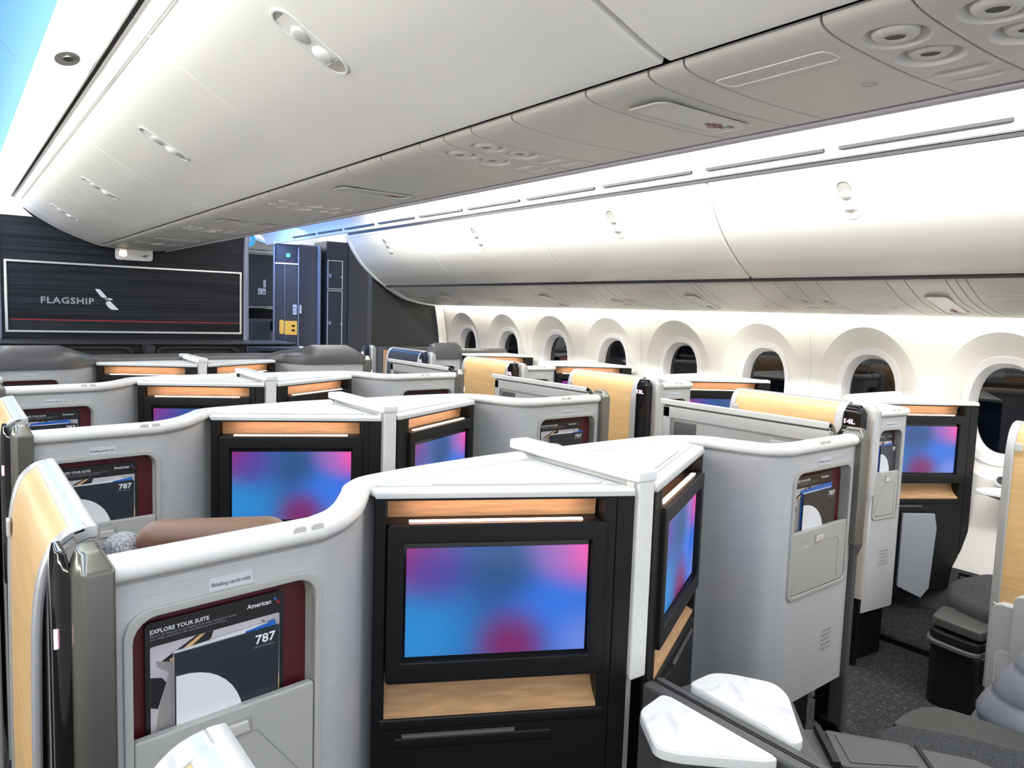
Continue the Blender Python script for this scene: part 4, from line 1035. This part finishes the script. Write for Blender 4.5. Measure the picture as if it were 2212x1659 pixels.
    MB().tube([(2.035, 7.60, 0), (2.035, 7.60, 1.90)], .022, 12).build('corner_post', LAVE, l)
    c_ = thing('storage_closet', 'dark narrow closet with two framed doors right of the lavatory', 'closet', (2.22, 7.6, 0))
    MB().box(2.10, 7.56, 0, 2.36, 7.9, 1.955).build('cabinet', CHARB, c_, bevel=.006)
    CF = Frame((2.10, 7.556, 0), (1, 0, 0))
    for z0, z1 in ((1.47, 1.755), (.80, 1.445), (.3, .74)):
        d = MB().fbox(CF, .012, z0, .165, z1, 0, .012).build('door', CHARB, c_, bevel=.003); sub(c_)(d)
        MB().fring(CF, [(.006, z0-.006), (.172, z0-.006), (.172, z1+.006), (.006, z1+.006)], [(.012, z0), (.165, z0), (.165, z1), (.012, z1)], 0, .014).build('door_trim', FRAME, d, smooth=False)
        MB().fprism(CF, rrect(.02, (z0+z1)/2-.03, .045, (z0+z1)/2+.01, .004), .012, .018).build('latch', LAVE, d)
        MB().ellipsoid(CF.p(.158, (z0+z1)/2-.02, .014), .007, .005, .009, 8, 6).build('knob', FRAME, d)
    g = thing('galley_cabinet', 'dark green galley wall unit with white labels left of the lavatory', 'cabinet', (1.8, 8.8, 0))
    MB().box(1.55, 8.80, 1.265, 1.985, 8.99, 1.845).build('locker', GRAPH, g, bevel=.01)
    MB().box(1.53, 8.77, 1.845, 2.005, 8.99, 1.87).build('top_rail', FRAME, g, bevel=.005); MB().box(1.53, 8.77, 1.235, 2.005, 8.99, 1.262).build('shelf_edge', FRAME, g, bevel=.005)
    MB().box(1.55, 8.90, 0, 2.3, 8.99, 1.23).build('recess', BLACK, g)
    GF = Frame((0, 8.798, 0), (1, 0, 0))
    MB().fprism(GF, rrect(1.855, 1.475, 1.885, 1.565, .012), 0, .004).build('label', PAPER, g, smooth=False); lb = MB().fbox(GF, 1.795, 1.395, 1.885, 1.465, 0, .004).build('label', PAPER, g, smooth=False); sub(g)(lb)
    MB().fbox(GF, 1.805, 1.41, 1.815, 1.43, .004, .006).build('label_mark', REDT, lb); MB().fbox(GF, 1.85, 1.41, 1.875, 1.425, .004, .006).build('label_mark', REDT, lb)
    j = thing('crew_seat', 'dark folded crew seat with handset panel below the galley unit', 'seat', (1.75, 8.6, 0))
    MB().loft([[(1.50, 8.55, z), (1.86, 8.55, z), (1.93, 8.66, z), (1.93, 8.88, z), (1.50, 8.88, z)] for z in (.1, 1.07, 1.12)]).build('housing', GRAPH, j, bevel=.03)
    hs = MB().box(1.885, 8.52, .98, 1.965, 8.60, 1.12).build('handset_panel', GRAPH, j, bevel=.015); sub(j)(hs)
    for a in (0, 1):
        for q in (0, 1): MB().ellipsoid((1.915+a*.024, 8.518, 1.035+q*.035), .008, .004, .010, 8, 6).build('button', PAPER, hs)
    MB().box(1.90, 8.53, .80, 1.94, 8.58, .97).build('harness', COVER, j, bevel=.01)
    # lit blue ceiling arch, exit sign and cut-out in the galley ceiling
    struct(MB().yprism([(1.15, 2.02), (1.62, 1.90), (2.3, 1.90), (2.3, 1.93), (1.62, 1.93), (1.15, 2.05)], 7.92, 8.98).build('ceiling', CEIL))
    x = thing('exit_sign', 'round blue sign with a white arrow at the end of the centre bins', 'sign', (.98, 6.6, 1.85))
    XF = Frame((.99, 6.60, 1.825), (1, -.15, 0))
    MB().fprism(XF, [(.066*math.cos(i*.2618), .066*math.sin(i*.2618)) for i in range(24)], -.01, 0).build('disc', SIGNB, x)
    MB().fprism(XF, [(-.03, -.004), (.02, -.004), (.005, -.02), (.013, -.026), (.038, 0), (.013, .026), (.005, .02), (.02, .004), (-.03, .004)], 0, .003).build('arrow', PAPER, x, smooth=False)
    MB().box(.96, 6.58, 1.88, 1.02, 6.62, 2.03).build('hanger', PAPER, x)
build_front()

# ================================================================== NEAREST SUITES, LOWER RIGHT
def build_near():
    t = thing('centre_ledge', 'low dark divider ledge with a groove running between the marble tables', 'ledge', (.035, .72, 0))
    MB().box(.010, .30, .05, .064, .99, .566).build('ledge', GRAPH, t, bevel=.006)
    MB().box(.034, .30, .555, .0375, .985, .5675).build('groove', BLACK, t); MB().box(.041, .30, .555, .043, .985, .5672).build('groove', BLACK, t)
    MB().box(-.018, .30, .05, .010, .97, .520).build('side_panel', GRAPH, t, bevel=.006)
    def table(n, poly, label, z=.572):
        t = thing('side_table', label, 'table', (sum(p[0] for p in poly)/len(poly), sum(p[1] for p in poly)/len(poly), z-.03), None)
        P = round_poly(poly, .020, 5); c = Vector((sum(p[0] for p in poly)/len(poly), sum(p[1] for p in poly)/len(poly)))
        MB().zprism(P, z-.020, z-.0008).build('rim', RIM, t, bevel=.003)
        q = [tuple(c+(Vector(p)-c)*.965) for p in P]; MB().zprism(q, z-.006, z+.0004).build('marble_top', MARBLE, t, smooth=False)
        q = [tuple(c+(Vector(p)-c)*.80) for p in P]; MB().zprism(q, z-(.052 if n == 'l' else .0265), z-.020).build('support', GRAPH, t)
    table('l', [(-.080, .912), (-.001, .930), (.007, .915), (.003, .676), (-.020, .684), (-.125, .778), (-.145, .812)][::-1], 'white marble side table with curved corner left of the dark ledge')
    table('r', [(.075, .932), (.150, .936), (.180, .912), (.224, .838), (.205, .795), (.086, .686), (.062, .690)][::-1], 'white marble side table right of the dark ledge')
    d = thing('seat_console', 'dark seat-side console with a grey armrest lid at bottom right', 'console', (.25, .6, 0))
    MB().zprism([(.066, .97), (.066, .58), (.095, .643), (.136, .702), (.236, .800), (.243, .822), (.215, .90), (.17, .965)][::-1], .05, .545).build('upper_deck', GRAPH, d, bevel=.008)
    MB().zprism([(.245, .800), (.278, .772), (.378, .632), (.433, .551), (.42, .30), (.068, .30), (.10, .64), (.14, .70)][::-1], .05, .492).build('lower_deck', GRAPH, d, bevel=.008)
    MB().zprism(round_poly([(.277, .758), (.366, .640), (.310, .575), (.19, .672)][::-1], .006), .492, .497).build('armrest_lid', GRAPH, d, bevel=.002)
    MB().zprism(round_poly([(.276, .738), (.350, .640), (.306, .592), (.212, .668)][::-1], .006), .497, .499).build('armrest_pad', COVER, d, bevel=.001)
    MB().zprism([(.262, .772), (.271, .766), (.186, .672), (.176, .680)][::-1], .492, .506).build('slot_edge', BLACK, d)
    MB().zprism([(.374, .634), (.380, .628), (.322, .570), (.316, .574)][::-1], .492, .495).build('slot_edge', BLACK, d)
    # front wall of the footwell, below the screens
    c = thing('lounge_chair', 'seat with dark tweed cushion at the bottom edge right of the armrest', 'chair', (.6, .6, 0))
    MB().zprism([(.55, .71), (.60, .72), (.66, .62), (.70, .35), (.55, .35)][::-1], .05, .36).build('seat_base', BLACK, c)
    MB().zprism(round_poly([(.425, .745), (.515, .748), (.600, .640), (.66, .50), (.66, .35), (.45, .35), (.45, .55), (.39, .64)][::-1], .025), .36, .446).build('seat_cushion', DTWEED, c, bevel=.02, seg=4)
    MB().zprism(round_poly([(.52, .750), (.60, .757), (.655, .75), (.690, .725), (.705, .68), (.72, .60), (.74, .35), (.665, .35), (.66, .50), (.602, .640)][::-1], .02), .34, .438).build('side_pad', DSOFT, c, bevel=.02, seg=4)
    # ribbed cushion
    rings = []
    M0 = Vector((.915, .615)); 
    prof = []
    for i in range(85):
        u = i/84; z = .60-.46*u; w = .030+.095*min(1, u*2.6)**.6; bulge = .009*abs(math.sin(u*math.pi*7))**.6; prof.append((z, w+bulge, .655+.09*u))
    for z, w, y in prof:
        rings.append([(.855+w*math.cos(2*math.pi*k/20)*.9, y-.10+w*.9*math.sin(2*math.pi*k/20), z) for k in range(20)])
    r = MB().loft(rings).build('ribbed_cushion', RIBBED, ang=60); tag(r, 'grey ribbed leather bolster cushion in the bottom right corner', 'cushion')
    # grey side panel with a recess
    s = thing('privacy_panel', 'light grey plastic side panel with a recess above the ribbed cushion', 'panel', (1.0, .6, 0))
    F = Frame((1.0, .755, 0), (0, -1, 0))       # a runs towards the camera side
    if F.N.x > 0: F.N = -F.N
    MB().fprism(F, rrect(0, .05, .40, .606, (.01, .01, .01, .022)), -.03, 0).build('panel', POCK, s, bevel=.004)
    MB().fring(F, rrect(.018, .27, .12, .492, .014), rrect(.021, .273, .117, .489, .012), 0, .0025).build('recess_edge', PSU, s)
    MB().fprism(F, rrect(.021, .273, .117, .489, .012), 0, .0008).build('recess', INNER, s)
    MB().fprism(F, rrect(.052, .05, .40, .645, (.01, .01, .01, .02)), .0, .022).build('outer_panel', POCK, s, bevel=.005)
    # window-side seat, nearest row
    w = thing('lounge_chair', 'window-side seat with dark tweed cushion and grey armrest pad, right edge', 'chair', (1.7, 1.0, 0))
    body = [(1.46, 1.10), (1.53, 1.15), (1.60, 1.16), (2.0, 1.20), (2.2, 1.0), (1.75, .80), (1.45, .90)]
    MB().zprism(round_poly([(1.60, 1.155), (1.72, 1.18), (2.15, 1.2), (2.2, .985), (1.72, .985), (1.57, .985)][::-1], .03), 0, .215).build('seat_base', BLACK, w, bevel=.01)
    MB().zprism(round_poly([(1.575, 1.165), (1.73, 1.185), (2.1, 1.2), (2.1, .985), (1.70, .985), (1.555, .985)][::-1], .05), .215, .232).build('trim_band', SILV2 if False else COVER, w, bevel=.004)
    MB().zprism(round_poly([(1.585, 1.16), (1.73, 1.18), (2.1, 1.2), (2.1, .985), (1.70, .985), (1.56, .985)][::-1], .05), .232, .262).build('lower_band', BLACK, w, bevel=.004)
    MB().zprism(round_poly([(1.600, 1.155), (1.735, 1.178), (1.75, 1.05), (1.68, .985), (1.575, .985)][::-1], .025), .27, .305).build('armrest_pad', DSOFT, w, bevel=.008, seg=3)
    MB().zprism(round_poly([(1.735, 1.165), (1.93, 1.245), (2.15, 1.20), (2.15, .99), (1.70, .99), (1.68, 1.02)][::-1], .06), .262, .345).build('seat_cushion', DTWEED, w, bevel=.03, seg=4)
    # armrest shelf under the nearest window and its sill knob
    return
build_near()
